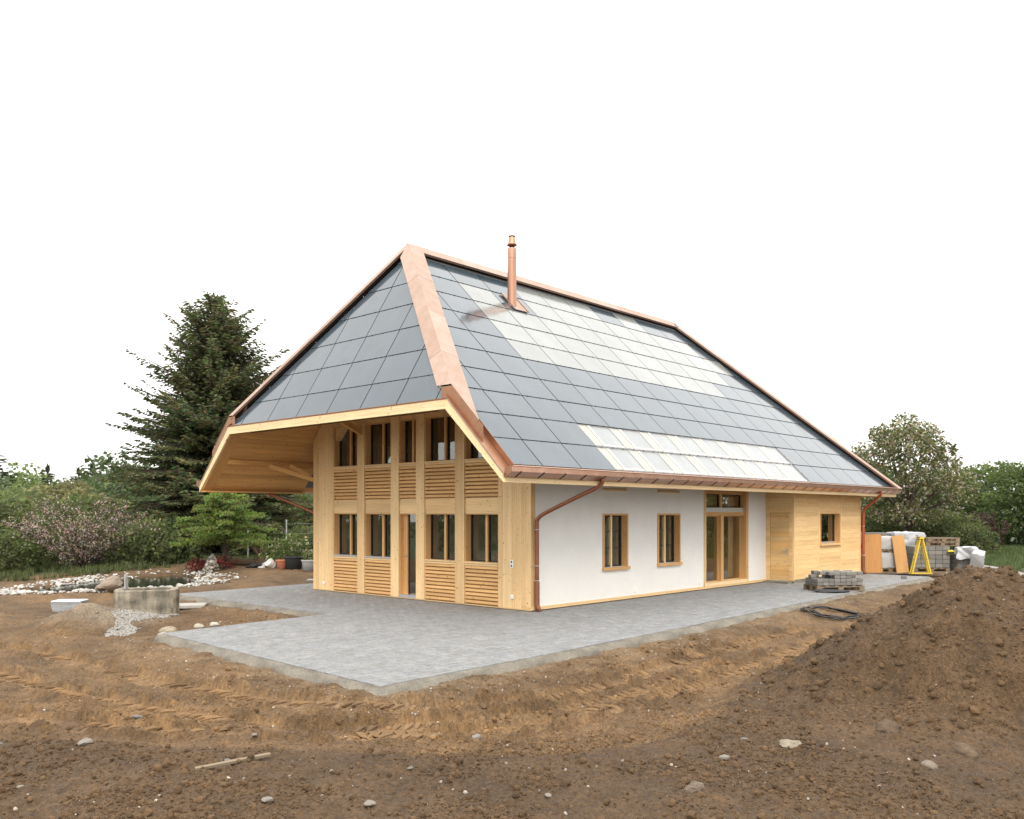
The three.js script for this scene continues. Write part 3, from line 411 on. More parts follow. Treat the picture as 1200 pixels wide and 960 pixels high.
// ---- roof
const nS = V3(0, 1, 1).normalize(), nN = V3(0, 1, -1).normalize(), nF = V3(-HS, 1, 0).normalize(), RX = 11.6, RS = (C + OFF - 2.9) / (16.83 - RX), nR = V3(RS, 1, 0).normalize(), apex = V3(0, C + OFF, -C), apexR = V3(RX, C + OFF, -C);
{
  const roof = grp('roof', house), r = rng(23), k2 = Math.SQRT1_2;
  const onS = (x, s, h = 0) => V3(x, -1.53 + s * k2 + OFF, 1.53 - s * k2).addScaledVector(nS, h);
  const onN = (x, s, h = 0) => V3(x, -1.53 + s * k2 + OFF, -Wd - 1.53 + s * k2).addScaledVector(nN, h);
  const dF = V3(1, HS, 0).normalize(), onF = (v, s, h = 0) => V3(-2.48, 4.09, -v).addScaledVector(dF, s).addScaledVector(nF, h);
  const dR = V3(-1, RS, 0).normalize(), onR = (v, s, h = 0) => V3(16.83, 2.9, -v).addScaledVector(dR, s).addScaledVector(nR, h);
  // keep sides: a point of S lies in front of the hips when it is below the hip planes
  const capF = [nF.clone().negate(), -nF.dot(apex) + 0.1], capR = [nR.clone().negate(), -nR.dot(apexR) + 0.1], capS = [nS.clone().negate(), -nS.dot(apex) + 0.1], capN = [nN.clone().negate(), -nN.dot(apex) + 0.1];
  const full = (n, a) => [n.clone().negate(), -n.dot(a) + 0.0];
  const slab = (name, pts, cuts, n, top, thick, mat, ua, va, parent = roof) => { let P = pts; for (const [q, d] of cuts) P = clip(P, q, d); if (P.length < 3) return null; return mesh(name, prism(P.map((p) => p.clone().addScaledVector(n, top)), n.clone().multiplyScalar(-thick), ua, va), mat, parent); };
  // deck under the panels
  const deck = (on, lo, hi, top, n, cuts, ua, va) => slab('roof_deck', [on(lo, 0.02), on(lo, top), on(hi, top), on(hi, 0.02)], cuts, n, -0.075, 0.13, M.membrane, ua, va);
  deck(onS, -2.19, 17, 7.6, nS, [full(nF, apex), full(nR, apexR), [V3(0, 0, 1), -C]], V3(1, 0, 0), V3(0, 1, 0)); deck(onN, -2.19, 17, 7.6, nN, [full(nF, apex), full(nR, apexR), [V3(0, 0, -1), C]], V3(1, 0, 0), V3(0, 1, 0));
  deck(onF, -2, 10, 5, nF, [full(nS, apex), full(nN, apex)], V3(0, 0, 1), V3(0, 1, 0)); deck(onR, -3, 11, 8, nR, [full(nS, apex), full(nN, apex)], V3(0, 0, 1), V3(0, 1, 0));
  // panels: courses lap like shingles, the lower edge stands proud of the course below
  const PW = 1.163, PH = 0.735, lap = (on, u0, u1, s0, s1, h0, h1) => [on(u0, s0, h0), on(u0, s1, h1), on(u1, s1, h1), on(u1, s0, h0)];
  const white = (k, j) => (k >= 5 && k <= 8 && j >= 0 && j <= ({ 8: 8, 7: 9, 6: 8, 5: 7 })[k] && !(k === 8 && j === 1)) || (k === 9 && (j === 2 || j === 3 || j === 4 || j === 6));
  const addRow = (on, n, k, u0, u1, cuts, jf, jn, ux, kinds) => {
    const s0 = 0.033 + k * PH, s1 = s0 + PH + 0.01;
    for (let j = 0; j < jn; j++) {
      let a = jf + j * PW + 0.012, b = a + PW - 0.024; a = Math.max(a, u0); b = Math.min(b, u1); if (b - a < 0.04) continue;
      const tiltA = (r() - 0.5) * 0.003; let P = lap(on, a, b, s0, s1, 0.003 + tiltA, -0.009); const kind = kinds?.(k, a);
      for (const [q, d] of cuts) P = clip(P, q, d); if (P.length < 3) continue;
      if (kind === 'sky') continue;
      mesh(kind === 'white' ? 'frosted_panel' : 'solar_panel', prism(P, n.clone().multiplyScalar(-0.006), ux, V3(0, 1.41, 0)), pick(kind === 'white' ? M.frosted : M.solar, r), roof);
    }
    let E = [on(u0, s0 + 0.012, -0.012), on(u0, s0 + 0.05, -0.012), on(u1, s0 + 0.05, -0.012), on(u1, s0 + 0.012, -0.012)]; for (const [q, d] of cuts) E = clip(E, q, d);
    if (E.length > 2) mesh('course_rail', prism(E, n.clone().multiplyScalar(-0.05), ux, V3(0, 1, 0)), M.membrane, roof);
    // small clips that hold the lower edges
    const cl = []; for (let x = jf + 0.19; x < jf + jn * PW; x += PW / 3) { if (x < u0 + 0.05 || x > u1 - 0.05) continue; const c = on(x, s0 + 0.004, 0); if (cuts.some(([q, d]) => q.dot(c) < d + 0.12)) continue; cl.push(prism([on(x - 0.012, s0 - 0.006, 0.006), on(x - 0.012, s0 + 0.012, 0.007), on(x + 0.012, s0 + 0.012, 0.007), on(x + 0.012, s0 - 0.006, 0.006)], n.clone().multiplyScalar(-0.02), ux, V3(0, 1, 0))); }
    if (cl.length) mesh('panel_clips', merge(cl), M.membrane, roof).userData.kind = 'stuff';
  };
  const X1 = V3(1, 0, 0), Z1 = V3(0, 0, 1), jf = 0.945 - 3 * PW;
  const kindS = (k, a) => { const j = Math.round((a - 0.945) / PW); return k < 2 && j >= 0 && j <= 7 ? 'sky' : white(k, j) ? 'white' : null; };
  const sTop = [V3(0, -1, 0), -(C + OFF - 0.11)];
  for (let k = 0; k < 10; k++) { addRow(onS, nS, k, -2.19, 16.8, [capF, capR, sTop], jf, 18, X1, kindS); addRow(onN, nN, k, -2.19, 16.8, [capF, capR, sTop], jf, 18, X1, null); }
  for (let k = 0; k < 7; k++) addRow(onF, nF, k, -2, 10, [capS, capN, [V3(0, 1, 0), 4.2]], 2.59 - 4 * PW, 11, Z1, null);
  for (let k = 0; k < 10; k++) addRow(onR, nR, k, -2, 10, [capS, capN], 3.2 - 5 * PW, 11, Z1, null);
  // roof lights: glass over white frames and blinds
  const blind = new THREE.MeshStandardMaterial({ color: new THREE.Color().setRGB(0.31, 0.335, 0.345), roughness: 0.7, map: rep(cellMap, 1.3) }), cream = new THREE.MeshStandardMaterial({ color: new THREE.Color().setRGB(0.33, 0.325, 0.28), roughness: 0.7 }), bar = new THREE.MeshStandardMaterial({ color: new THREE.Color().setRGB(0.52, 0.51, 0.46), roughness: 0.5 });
  for (let k = 0; k < 2; k++) for (let j = 0; j < 8; j++) {
    const g = grp('roof_light', house), a = 0.945 + j * PW + 0.01, b = a + PW - 0.02, s0 = 0.033 + k * PH, s1 = s0 + PH + 0.01, w = b - a, n = nS;
    { const q4 = lap(onS, a, b, s0, s1, 0.003, -0.009), pg = new THREE.BufferGeometry().setFromPoints([q4[0], q4[3], q4[2], q4[0], q4[2], q4[1]]); pg.computeVertexNormals(); mesh('pane', pg, M.skyPane, g); }
    const q = (nm, u0, u1, t0, t1, h, mat) => mesh(nm, prism([onS(u0, t0, h), onS(u0, t1, h), onS(u1, t1, h), onS(u1, t0, h)], n.clone().multiplyScalar(-0.01), X1, V3(0, 1, 0)), mat, g);
    q('side_board', a, a + w * 0.3, s0, s1 - 0.012, -0.04, cream); q('blind', a + w * 0.3, b, s0 + 0.1, s1 - 0.012, -0.046, blind); q('bottom_board', a + w * 0.3, b, s0, s0 + 0.099, -0.042, cream);
    q('frame_bar', a + w * 0.31, a + w * 0.37, s0 + 0.06, s1 - 0.02, -0.026, bar); q('frame_bar', a + w * 0.371, b - 0.03, s0 + 0.075, s0 + 0.12, -0.028, bar); q('frame_bar', a + 0.002, a + 0.03, s0 + 0.01, s1 - 0.02, -0.026, bar);
  }
  // ---- copper caps over ridge and hips, in lengths of sheet
  const capLine = (name, P0, P1, nA, nB, wA, wB, segs, cuts, mats) => {
    const dir = P1.clone().sub(P0).normalize(), L = P0.distanceTo(P1), H = 0.13;
    // line of the two planes raised by H
    const lift = nA.clone().add(nB).multiplyScalar(H / (1 + nA.dot(nB)));
    const A = P0.clone().add(lift);
    [[nA, wA, nB], [nB, wB, nA]].forEach(([n, w, other], side) => {
      const out = new THREE.Vector3().crossVectors(dir, n); if (out.dot(other) > 0) out.negate(); out.normalize();
      // away from the other plane: points down this slope
      const pt = (t, o, h = 0) => A.clone().addScaledVector(dir, t).addScaledVector(out, o).addScaledVector(n, h);
      for (let k = 0; k < segs; k++) {
        const t0 = -0.06 + (L + 0.12) * k / segs + (k ? 0.004 : 0), t1 = -0.06 + (L + 0.12) * (k + 1) / segs, up = k % 2 ? 0.002 : 0;
        const ex = 0.9;                                                                           // long ends are cut by the planes below
        let P = [pt(k ? t0 : t0 - ex, 0, up), pt(k ? t0 : t0 - ex, w, up), pt(k < segs - 1 ? t1 : t1, w, up), pt(t1, 0, up)]; for (const [q, d] of cuts) P = clip(P, q, d);
        if (P.length < 3) continue;
        const parts = [prism(P, n.clone().multiplyScalar(-0.006), dir, out)];
        let E = [pt(k ? t0 : t0 - ex, w - 0.006, up - 0.006), pt(t1, w - 0.006, up - 0.006), pt(t1, w - 0.006, up - 0.055), pt(k ? t0 : t0 - ex, w - 0.006, up - 0.055)]; for (const [q, d] of cuts) E = clip(E, q, d);
        if (E.length > 2) parts.push(prism(E, out.clone().multiplyScalar(0.006), dir, n));
        mesh(name, merge(parts), mats[(k + side) % mats.length], roof);
      }
      let Vv = [pt(-ex9(L), w - 0.07, -0.02), pt(L, w - 0.07, -0.02), pt(L, w - 0.07, -0.15), pt(-ex9(L), w - 0.07, -0.15)]; for (const [q, d] of cuts) Vv = clip(Vv, q, d + 0.12);
      if (Vv.length > 2) mesh('vent_mesh', prism(Vv, out.clone().multiplyScalar(-0.03), dir, n), M.ventBrown, roof);
    });
  };
  function ex9() { return 0.6; }
  M.ventBrown = new THREE.MeshStandardMaterial({ color: new THREE.Color().setRGB(0.035, 0.018, 0.012), roughness: 0.8 });
  const pales = [M.copperPale, copper(0.43, 0.35, 0.28, 0.5), copper(0.4, 0.315, 0.245, 0.55)];
  const front = [V3(1, 0, 0), -2.42], hipLo = V3(-2.48, 4.09, 0), baseS = V3(-2.48, 4.09, 4.42 - 4.09), baseN = V3(-2.48, 4.09, -Wd - 0.33), eaveR = (z) => V3(16.83, 2.9, z);
  const before = [V3(-1, 0, 0), -0.0], ridgeCut = [V3(1, 0, 0), 0.012];
  capLine('hip_cap', baseS, apex, nS, nF, 0.40, 0.30, 4, [front, [V3(0, 0, 1), -C]], pales);
  capLine('hip_cap', baseN, apex, nN, nF, 0.40, 0.14, 4, [front, [V3(0, 0, -1), C]], pales);
  capLine('hip_cap', eaveR(1.52), apexR, nS, nR, 0.28, 0.28, 5, [[V3(0, 0, 1), -C], [V3(0, 1, 0), 2.86]], pales);
  capLine('hip_cap', eaveR(-Wd - 1.52), apexR, nN, nR, 0.28, 0.28, 5, [[V3(0, 0, -1), C], [V3(0, 1, 0), 2.86]], pales);
  capLine('ridge_cap', apex, apexR, nS, nN, 0.30, 0.30, 7, [[nF.clone().negate(), -nF.dot(apex) - 0.135], [nR.clone().negate(), -nR.dot(apexR) - 0.135]], pales);
  // ---- verge and eave trim
  const T = -0.15;                                                                                // top of the boards lies this far below the panel plane (vertical)
  const y2S = (v) => v + OFF + T, up = V3(0, 1, 0), HC = 4.165 - OFF - T;                          // hip corner: v where the board top reaches 4.165
  const vergeBoard = (sgn, name) => { const m = (v) => (sgn > 0 ? v : Wd - v), P = (v, y) => V3(-2.47, y, -m(v)); mesh(name, prism([P(-1.53, y2S(-1.53)), P(HC, 4.165), P(HC + 0.06, 3.985), P(HC - 0.01, 3.915), P(-1.53, 2.585)].slice(0, 5), V3(0.045, 0, 0), V3(0, 0.7, 0.7), V3(0, 0.7, -0.7)), M.fascia, house); };
  vergeBoard(1, 'verge_board'); vergeBoard(-1, 'verge_board');
  mesh('front_fascia', prism([V3(-2.469, 4.165, -HC - 0.001), V3(-2.469, 4.165, -Wd + HC + 0.001), V3(-2.469, 3.986, -Wd + HC + 0.061), V3(-2.469, 3.986, -HC - 0.061)], V3(0.044, 0, 0), V3(0, 1, 0), V3(0, 0, 1)), M.fascia, house);
  mesh('fascia_edge', box(-2.482, -2.4, 4.168, 4.18, -Wd + HC - 0.01, -HC + 0.01, 'z'), M.copperDeep, house);
  mesh('front_apron', prism([V3(-2.485, 4.19, -HC), V3(-2.485, 4.19, -Wd + HC), V3(-2.4, 4.2, -Wd + HC + 0.05), V3(-2.4, 4.2, -HC - 0.05)], V3(0, -0.01, 0), V3(1, 0, 0), V3(0, 0, 1)), M.copper, house);
  for (const sgn of [1, -1]) {
    const m = (v) => (sgn > 0 ? v : Wd - v), n = sgn > 0 ? nS : nN, P = (x, v, h) => V3(x, v + OFF + h, -m(v));
    mesh('verge_flashing', prism([P(-2.478, -1.56, -0.125), P(-2.478, HC + 0.02, -0.125), P(-2.2, HC + 0.3, -0.125), P(-2.2, -1.56, -0.125)], V3(0, -0.012, 0), V3(1, 0, 0), V3(0, 1.4, 0)), M.copper, house);
    mesh('verge_upstand', prism([P(-2.2, -1.53, -0.12), P(-2.2, HC + 0.4, -0.12), P(-2.2, HC + 0.4, 0.025), P(-2.2, -1.53, 0.025)], V3(0.008, 0, 0), V3(0, 0, 1), V3(0, 1, 0)), M.copper, house);
    mesh('verge_drip', prism([P(-2.482, -1.56, -0.16), P(-2.482, HC + 0.02, -0.16), P(-2.482, HC + 0.02, -0.12), P(-2.482, -1.56, -0.12)], V3(0.01, 0, 0), V3(0, 0, 1), V3(0, 1, 0)), M.copperPale, house);
    mesh('eave_board', sgn > 0 ? B(-2.424, 17.05, 2.585, 2.72, -1.53, -1.49, 'x') : B(-2.424, 17.05, 2.585, 2.72, Wd + 1.49, Wd + 1.53, 'x'), M.fascia, house);
    // gutter, half round with a straight front, hung in straps
    const gut = grp('gutter', house), prof = []; const v0 = -1.545, top = 2.88; prof.push([v0, top - 0.03], [v0, top - 0.195], [v0 - 0.03, top - 0.2], [v0 - 0.155, top - 0.125], [v0 - 0.17, top - 0.11], [v0 - 0.17, top - 0.012], [v0 - 0.182, top - 0.004], [v0 - 0.19, top - 0.012], [v0 - 0.182, top - 0.02]);
    const sheet = (x0, x1) => { const pos = [], uv = [], idx = []; [x0, x1].forEach((x) => prof.forEach(([v, y], i) => { pos.push(x, y, -m(v)); uv.push(x, i * 0.05); })); const q = prof.length; for (let i = 0; i < q - 1; i++) idx.push(i, i + 1, i + q, i + q, i + 1, i + q + 1); const g = new THREE.BufferGeometry(); g.setAttribute('position', new THREE.Float32BufferAttribute(pos, 3)); g.setAttribute('uv', new THREE.Float32BufferAttribute(uv, 2)); g.setIndex(idx); return g.toNonIndexed(); };
    for (let k = 0; k < 7; k++) { const a = -2.45 + 19.5 * k / 7, g = sheet(a, a + 19.5 / 7 - 0.003); g.computeVertexNormals(); mesh('gutter_length', g, sgn > 0 ? gutterMat(k) : M.copper, gut); }
    for (const x of [-2.452, 17.052]) mesh('end_cap', prism(prof.slice(0, 6).map(([v, y]) => V3(x, y, -m(v))), V3(x < 0 ? -0.004 : 0.004, 0, 0), V3(0, 0, 1), V3(0, 1, 0)), M.copper, gut);
    if (sgn > 0) for (let x = -2.21; x < 17; x += 0.62) mesh('strap', prism([V3(x - 0.015, top - 0.1, -(v0 - 0.174)), V3(x - 0.015, top - 0.122, -(v0 - 0.168)), V3(x - 0.015, top - 0.209, -(v0 - 0.026)), V3(x - 0.015, top - 0.196, -(v0 - 0.02))], V3(0.035, 0, 0), V3(0, 0, 1), V3(0, 1, 0)), M.ventBrown, gut);
    mesh('drip_flashing', prism([V3(-2.2, 2.905, -m(-1.5)), V3(-2.2, 2.86, -m(-1.66)), V3(16.85, 2.86, -m(-1.66)), V3(16.85, 2.905, -m(-1.5))], V3(0, -0.006, 0), V3(1, 0, 0), V3(0, 0, 1)), M.copper, gut);
  }
  function gutterMat(k) { return [M.copper4 ??= copper(0.54, 0.36, 0.26, 0.24), M.copper2 ??= copper(0.56, 0.38, 0.28, 0.22), M.copper3 ??= copper(0.52, 0.34, 0.24, 0.25)][k % 3]; }
  for (const sgn of [1, -1]) { const P = (v, y) => V3(-2.412, y, sgn > 0 ? -v : -(Wd - v)); mesh('cap_end', prism([P(-0.98, 3.31), P(-0.98, 3.61), P(-0.174, 4.415), P(0.12, 4.415), P(0.12, 4.2), P(-0.1, 4.19)], V3(0.006, 0, 0), V3(0, 0, 1), V3(0, 1, 0)), M.copper, roof); }
  // far eave board
  mesh('eave_board', B(17.01, 17.05, 2.585, 2.85, -1.48, Wd + 1.48, 'z'), M.fascia, house);
  // ---- soffit boards under the overhanging slope of the far side, and its purlins
  const soff = grp('soffit', house), sr = rng(3);
  const sofY = (v) => Wd - v + OFF - 0.33, under = [nF.clone().negate(), -nF.dot(apex) + 0.16];
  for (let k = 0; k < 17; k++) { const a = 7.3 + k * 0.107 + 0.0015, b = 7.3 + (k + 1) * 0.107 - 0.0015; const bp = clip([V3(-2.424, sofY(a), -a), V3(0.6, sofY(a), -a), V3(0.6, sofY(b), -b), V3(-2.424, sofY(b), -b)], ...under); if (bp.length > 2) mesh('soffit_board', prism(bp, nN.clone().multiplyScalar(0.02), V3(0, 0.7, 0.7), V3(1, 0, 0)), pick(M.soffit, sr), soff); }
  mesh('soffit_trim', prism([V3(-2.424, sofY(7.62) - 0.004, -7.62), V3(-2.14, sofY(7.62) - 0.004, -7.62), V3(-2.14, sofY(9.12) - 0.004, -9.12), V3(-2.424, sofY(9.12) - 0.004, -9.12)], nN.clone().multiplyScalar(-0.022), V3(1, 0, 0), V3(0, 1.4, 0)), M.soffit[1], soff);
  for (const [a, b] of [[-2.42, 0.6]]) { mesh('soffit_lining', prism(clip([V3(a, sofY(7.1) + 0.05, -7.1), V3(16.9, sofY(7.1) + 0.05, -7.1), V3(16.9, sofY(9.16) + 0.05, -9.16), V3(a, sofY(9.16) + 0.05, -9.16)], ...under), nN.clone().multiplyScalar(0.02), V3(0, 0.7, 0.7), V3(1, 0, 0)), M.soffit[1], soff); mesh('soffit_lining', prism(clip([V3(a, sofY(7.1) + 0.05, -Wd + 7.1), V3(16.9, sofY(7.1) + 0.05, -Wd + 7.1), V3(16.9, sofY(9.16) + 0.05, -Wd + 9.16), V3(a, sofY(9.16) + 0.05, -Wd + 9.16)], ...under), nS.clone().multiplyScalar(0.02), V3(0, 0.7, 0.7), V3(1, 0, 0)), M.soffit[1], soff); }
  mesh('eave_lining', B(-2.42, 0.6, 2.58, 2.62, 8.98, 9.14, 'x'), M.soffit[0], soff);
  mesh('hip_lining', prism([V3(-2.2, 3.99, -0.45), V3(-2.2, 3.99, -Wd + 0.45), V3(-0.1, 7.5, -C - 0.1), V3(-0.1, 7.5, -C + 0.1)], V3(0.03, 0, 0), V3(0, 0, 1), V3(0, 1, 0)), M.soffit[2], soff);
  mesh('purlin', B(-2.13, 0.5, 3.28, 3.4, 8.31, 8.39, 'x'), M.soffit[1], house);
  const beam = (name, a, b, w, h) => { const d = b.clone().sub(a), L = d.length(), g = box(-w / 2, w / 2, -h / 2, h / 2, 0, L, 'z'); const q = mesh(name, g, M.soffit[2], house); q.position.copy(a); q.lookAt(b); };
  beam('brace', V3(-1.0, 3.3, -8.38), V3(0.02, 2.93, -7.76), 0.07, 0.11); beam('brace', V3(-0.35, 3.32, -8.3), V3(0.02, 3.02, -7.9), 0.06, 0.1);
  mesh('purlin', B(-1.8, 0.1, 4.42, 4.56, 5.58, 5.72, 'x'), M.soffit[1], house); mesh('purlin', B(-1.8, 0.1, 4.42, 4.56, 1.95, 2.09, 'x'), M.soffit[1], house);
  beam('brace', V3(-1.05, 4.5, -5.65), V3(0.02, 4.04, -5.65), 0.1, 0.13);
}
// ---- downpipes
{
  const dp = (pts, r, boot, clips, mat) => { const d = grp('downpipe', house); mesh('pipe', tube(curve(pts, 40), r, 12), mat, d); if (boot) mesh('boot', tube([V3(boot[0], 0.62, boot[1]), V3(boot[0], 0.6, boot[1]), V3(boot[0], 0.14, boot[1]), V3(boot[0], 0.08, boot[1] + 0.02), V3(boot[0] + 0.02, 0.0, boot[1] + 0.05)], [r * 1.1, r * 1.28, r * 1.28, r * 1.35, r * 1.3], 12), M.copperDeep, d); for (const [x, y, z] of clips) mesh('clip', new THREE.TorusGeometry(r * 1.12, 0.009, 6, 14).rotateX(Math.PI / 2).translate(x, y, z), M.metal, d); };
  dp([V3(0.3, 2.74, 1.62), V3(0.3, 2.63, 1.6), V3(0.27, 2.52, 1.44), V3(0.2, 2.32, 0.95), V3(0.12, 2.02, 0.24), V3(0.1, 1.9, 0.1), V3(0.1, 1.8, 0.085), V3(0.1, 1.4, 0.085), V3(0.1, 0.6, 0.085)], 0.043, [0.1, 0.085], [[0.1, 1.7, 0.085], [0.1, 0.95, 0.085], [0.1, 0.64, 0.085]], M.copperDeep);
  dp([V3(15.4, 2.74, 1.62), V3(15.4, 2.62, 1.6), V3(15.45, 2.5, 1.46), V3(15.66, 2.2, 1.02), V3(15.7, 2.1, 0.95), V3(15.7, 1.9, 0.94), V3(15.7, 0.6, 0.94)], 0.043, [15.7, 0.94], [[15.7, 1.6, 0.94], [15.7, 0.64, 0.94]], copper(0.5, 0.16, 0.08, 0.4));
  dp([V3(-0.6, 2.7, -9.26), V3(-0.5, 2.6, -9.2), V3(0.1, 2.12, -8.1), V3(0.2, 1.95, -7.85), V3(0.22, 1.7, -7.8), V3(0.22, 0.6, -7.8)], 0.043, [0.22, -7.8], [], M.copperDeep);
}
// ---- chimney
{
  const ch = grp('chimney', house), x = 2.52, y = 7.26, z = -2.84, lathe = (p) => new THREE.LatheGeometry(p.map((q) => new THREE.Vector2(...q)), 28).translate(x, 0, z), cc = copper(0.46, 0.29, 0.2, 0.45);
  mesh('flue_pipe', lathe([[0.112, 6.95], [0.112, 8.42], [0.118, 8.425], [0.118, 8.445], [0.112, 8.45], [0.112, 8.66], [0.09, 8.68]]), cc, ch);
  mesh('neck', lathe([[0.075, 8.66], [0.06, 8.7], [0.06, 8.78]]), M.dark, ch);
  mesh('collar', lathe([[0.06, 8.71], [0.125, 8.745], [0.125, 8.765], [0.1, 8.775]]), M.copperDeep, ch);
  mesh('cowl', lathe([[0.105, 8.77], [0.075, 8.95], [0.07, 8.955]]), cc, ch);
  mesh('cowl_top', lathe([[0.055, 8.94], [0.09, 8.965], [0.09, 8.98], [0.0, 8.995]]), M.dark, ch);
  const fl = (u0, u1, s0, s1, h, t) => { const P = (u, s) => V3(u, -1.53 + s * Math.SQRT1_2 + OFF, 1.53 - s * Math.SQRT1_2).addScaledVector(nS, h); return prism([P(u0, s0), P(u0, s1), P(u1, s1), P(u1, s0)], nS.clone().multiplyScalar(-t), V3(1, 0, 0), V3(0, 1, 0)); };
  mesh('flashing_plate', fl(2.42, 2.93, 5.94, 6.62, 0.03, 0.012), M.copperPale, ch); mesh('flashing_rib', fl(2.41, 2.44, 5.94, 6.62, 0.05, 0.03), M.copperPale, ch); mesh('flashing_rib', fl(2.91, 2.94, 5.94, 6.62, 0.05, 0.03), M.copperPale, ch);
}
//@@PART2
// ------------------------------------------------------------------ loose soil, gravel, stones
const at = (x, z, dy = 0) => ground(x, z) + dy;
function scatter(name, label, category, geo, mat, n, seed, spot, colorOf) { // matter nobody could count
  const r = rng(seed), M4 = new THREE.Matrix4(), Q = new THREE.Quaternion(), E = new THREE.Euler(), list = [];
  for (let tries = 0; list.length < n && tries < n * 60; tries++) { const s = spot(r); if (s) list.push(s); }
  const im = new THREE.InstancedMesh(geo, mat, list.length), c = new THREE.Color();
  list.forEach(([x, y, z, sx, sy, sz], i) => { E.set(r() * 6.28, r() * 6.28, r() * 6.28); if (sx !== sz || sy !== sx) E.set((r() - 0.5) * 0.5, r() * 6.28, (r() - 0.5) * 0.5); M4.compose(V3(x, y, z), Q.setFromEuler(E), V3(sx, sy, sz)); im.setMatrixAt(i, M4); const k = colorOf(r, x, z); im.setColorAt(i, c.setRGB(...k)); });
  im.name = numbered(name); im.castShadow = im.receiveShadow = true; scene.add(im); tag(im, label, category, null, 'stuff'); return im;
}
const stoneMat = new THREE.MeshStandardMaterial({ color: 0xffffff, roughness: 0.95, map: rep(noiseMapSoft(), 0.5) });
function noiseMapSoft() { return tex(256, 256, (x, y) => 0.82 + 0.3 * (fbm(x * 8, y * 8, 4, 301, 8) - 0.5) + 0.14 * (vn(x * 90, y * 90, 303, 90) - 0.5), true); }
const clodMat = new THREE.MeshStandardMaterial({ color: 0xffffff, roughness: 1, flatShading: true });
const nearCam = (x, z) => Math.hypot(x + 13.6, z - 11.94);
const cArr = [0, 0, 0];
for (const [i, n] of [[0, 34000], [1, 28000], [2, 6500]]) scatter('soil_clods', 'crumbled clods of earth strewn over the bare ground', 'soil', stoneGeo(900 + i, 1, 1.1), clodMat, n, 910 + i, (r) => {
  const wide = r() < 0.25, x = wide ? -13 + r() * 20 : -13 + r() * 13, z = wide ? -12 + r() * 22 : 1 + r() * 11, d = nearCam(x, z); if (d < 4 || r() > (7 / d) ** 1.7) return null; if (polyDist(x, z, TER) < 0.3) return null;
  const pile = mound(x, z) > 0.1, clump = fbm(x * 1.6, z * 1.6, 2, 313); if (!pile && r() > sm(0.3, 0.7, clump) + 0.12) return null;
  const s = (i === 2 ? 0.009 : 0.004) + (i === 2 ? (pile ? 0.04 : 0.022) : 0.008) * r() ** 3; return [x, at(x, z, s * 0.25), z, s, s, s];
}, (r, x, z) => { soilColor(x, z, cArr); const k = 0.42 + 0.34 * r(); return [cArr[0] * k, cArr[1] * k, cArr[2] * k]; });
{ const bars = []; const br = rng(1401); for (const T of TRACKS) { let acc = 0, next = 0; for (let i = 0; i < T.P.length - 1; i++) { const [ax, az] = T.P[i], [bx, bz] = T.P[i + 1], L = Math.hypot(bx - ax, bz - az), ux = (bx - ax) / L, uz = (bz - az) / L; while (next < acc + L) { const q = next - acc, x = ax + ux * q, z = az + uz * q; next += 0.125; if (fbm(x * 0.7 + 40, z * 0.7 + 7, 2, 66) < 0.36 || polyDist(x, z, TER) < 0.35) continue; for (const sd of [-1, 1]) { if (br() < 0.22) continue; const o = sd * (0.115 + 0.02 * br()), px = x - uz * o + ux * Math.abs(o) * 0.35, pz = z + ux * o + uz * Math.abs(o) * 0.35; bars.push([px, pz, 0, ux, uz, sd]); } } acc += L; } }
  const im = new THREE.InstancedMesh(stoneGeo(1403, 2, 0.9), clodMat, bars.length), M4 = new THREE.Matrix4(), col = new THREE.Color(), X = V3(0, 0, 0), Y = V3(0, 1, 0), Z = V3(0, 0, 0);
  bars.forEach(([x, z, , ux, uz, sd], i) => { X.set(-uz * sd + ux * 0.35, (br() - 0.5) * 0.12, ux * sd + uz * 0.35).normalize(); Z.crossVectors(X, Y).normalize(); const Yv = new THREE.Vector3().crossVectors(Z, X); M4.makeBasis(X.clone().multiplyScalar(0.115 + 0.03 * br()), Yv.multiplyScalar(0.022 + 0.012 * br()), Z.clone().multiplyScalar(0.03 + 0.01 * br())); M4.setPosition(x, ground(x, z) + 0.004, z); im.setMatrixAt(i, M4); soilColor(x, z, cArr); const k = 0.4 + 0.18 * br(); im.setColorAt(i, col.setRGB(cArr[0] * k, cArr[1] * k, cArr[2] * k)); });
  im.name = numbered('track_cleats'); im.castShadow = im.receiveShadow = true; scene.add(im); tag(im, 'bars of earth pressed up by crawler tracks across the ochre soil', 'soil', null, 'stuff'); }
scatter('pebbles', 'small pale pebbles mixed into the brown soil', 'pebbles', stoneGeo(930, 1, 0.4, 0.7), new THREE.MeshStandardMaterial({ color: 0xffffff, roughness: 0.9 }), 3000, 931, (r) => {
  const x = -13 + r() * 25, z = -9 + r() * 21, d = nearCam(x, z), t = polyDist(x, z, TER); if (d < 4 || t < 0.28 || r() > (8 / d) ** 1.2) return null; if (r() > (t < 1.1 ? 0.9 : 0.2)) return null;
  const s = 0.004 + 0.014 * r() ** 4 + (t < 1.1 ? 0.003 : 0); return [x, at(x, z, s * 0.2), z, s, s, s];
}, (r) => { const k = 0.16 + 0.24 * r(), w = r() * 0.12; return [k, k * (0.9 - w * 0.6), k * (0.78 - w)]; });
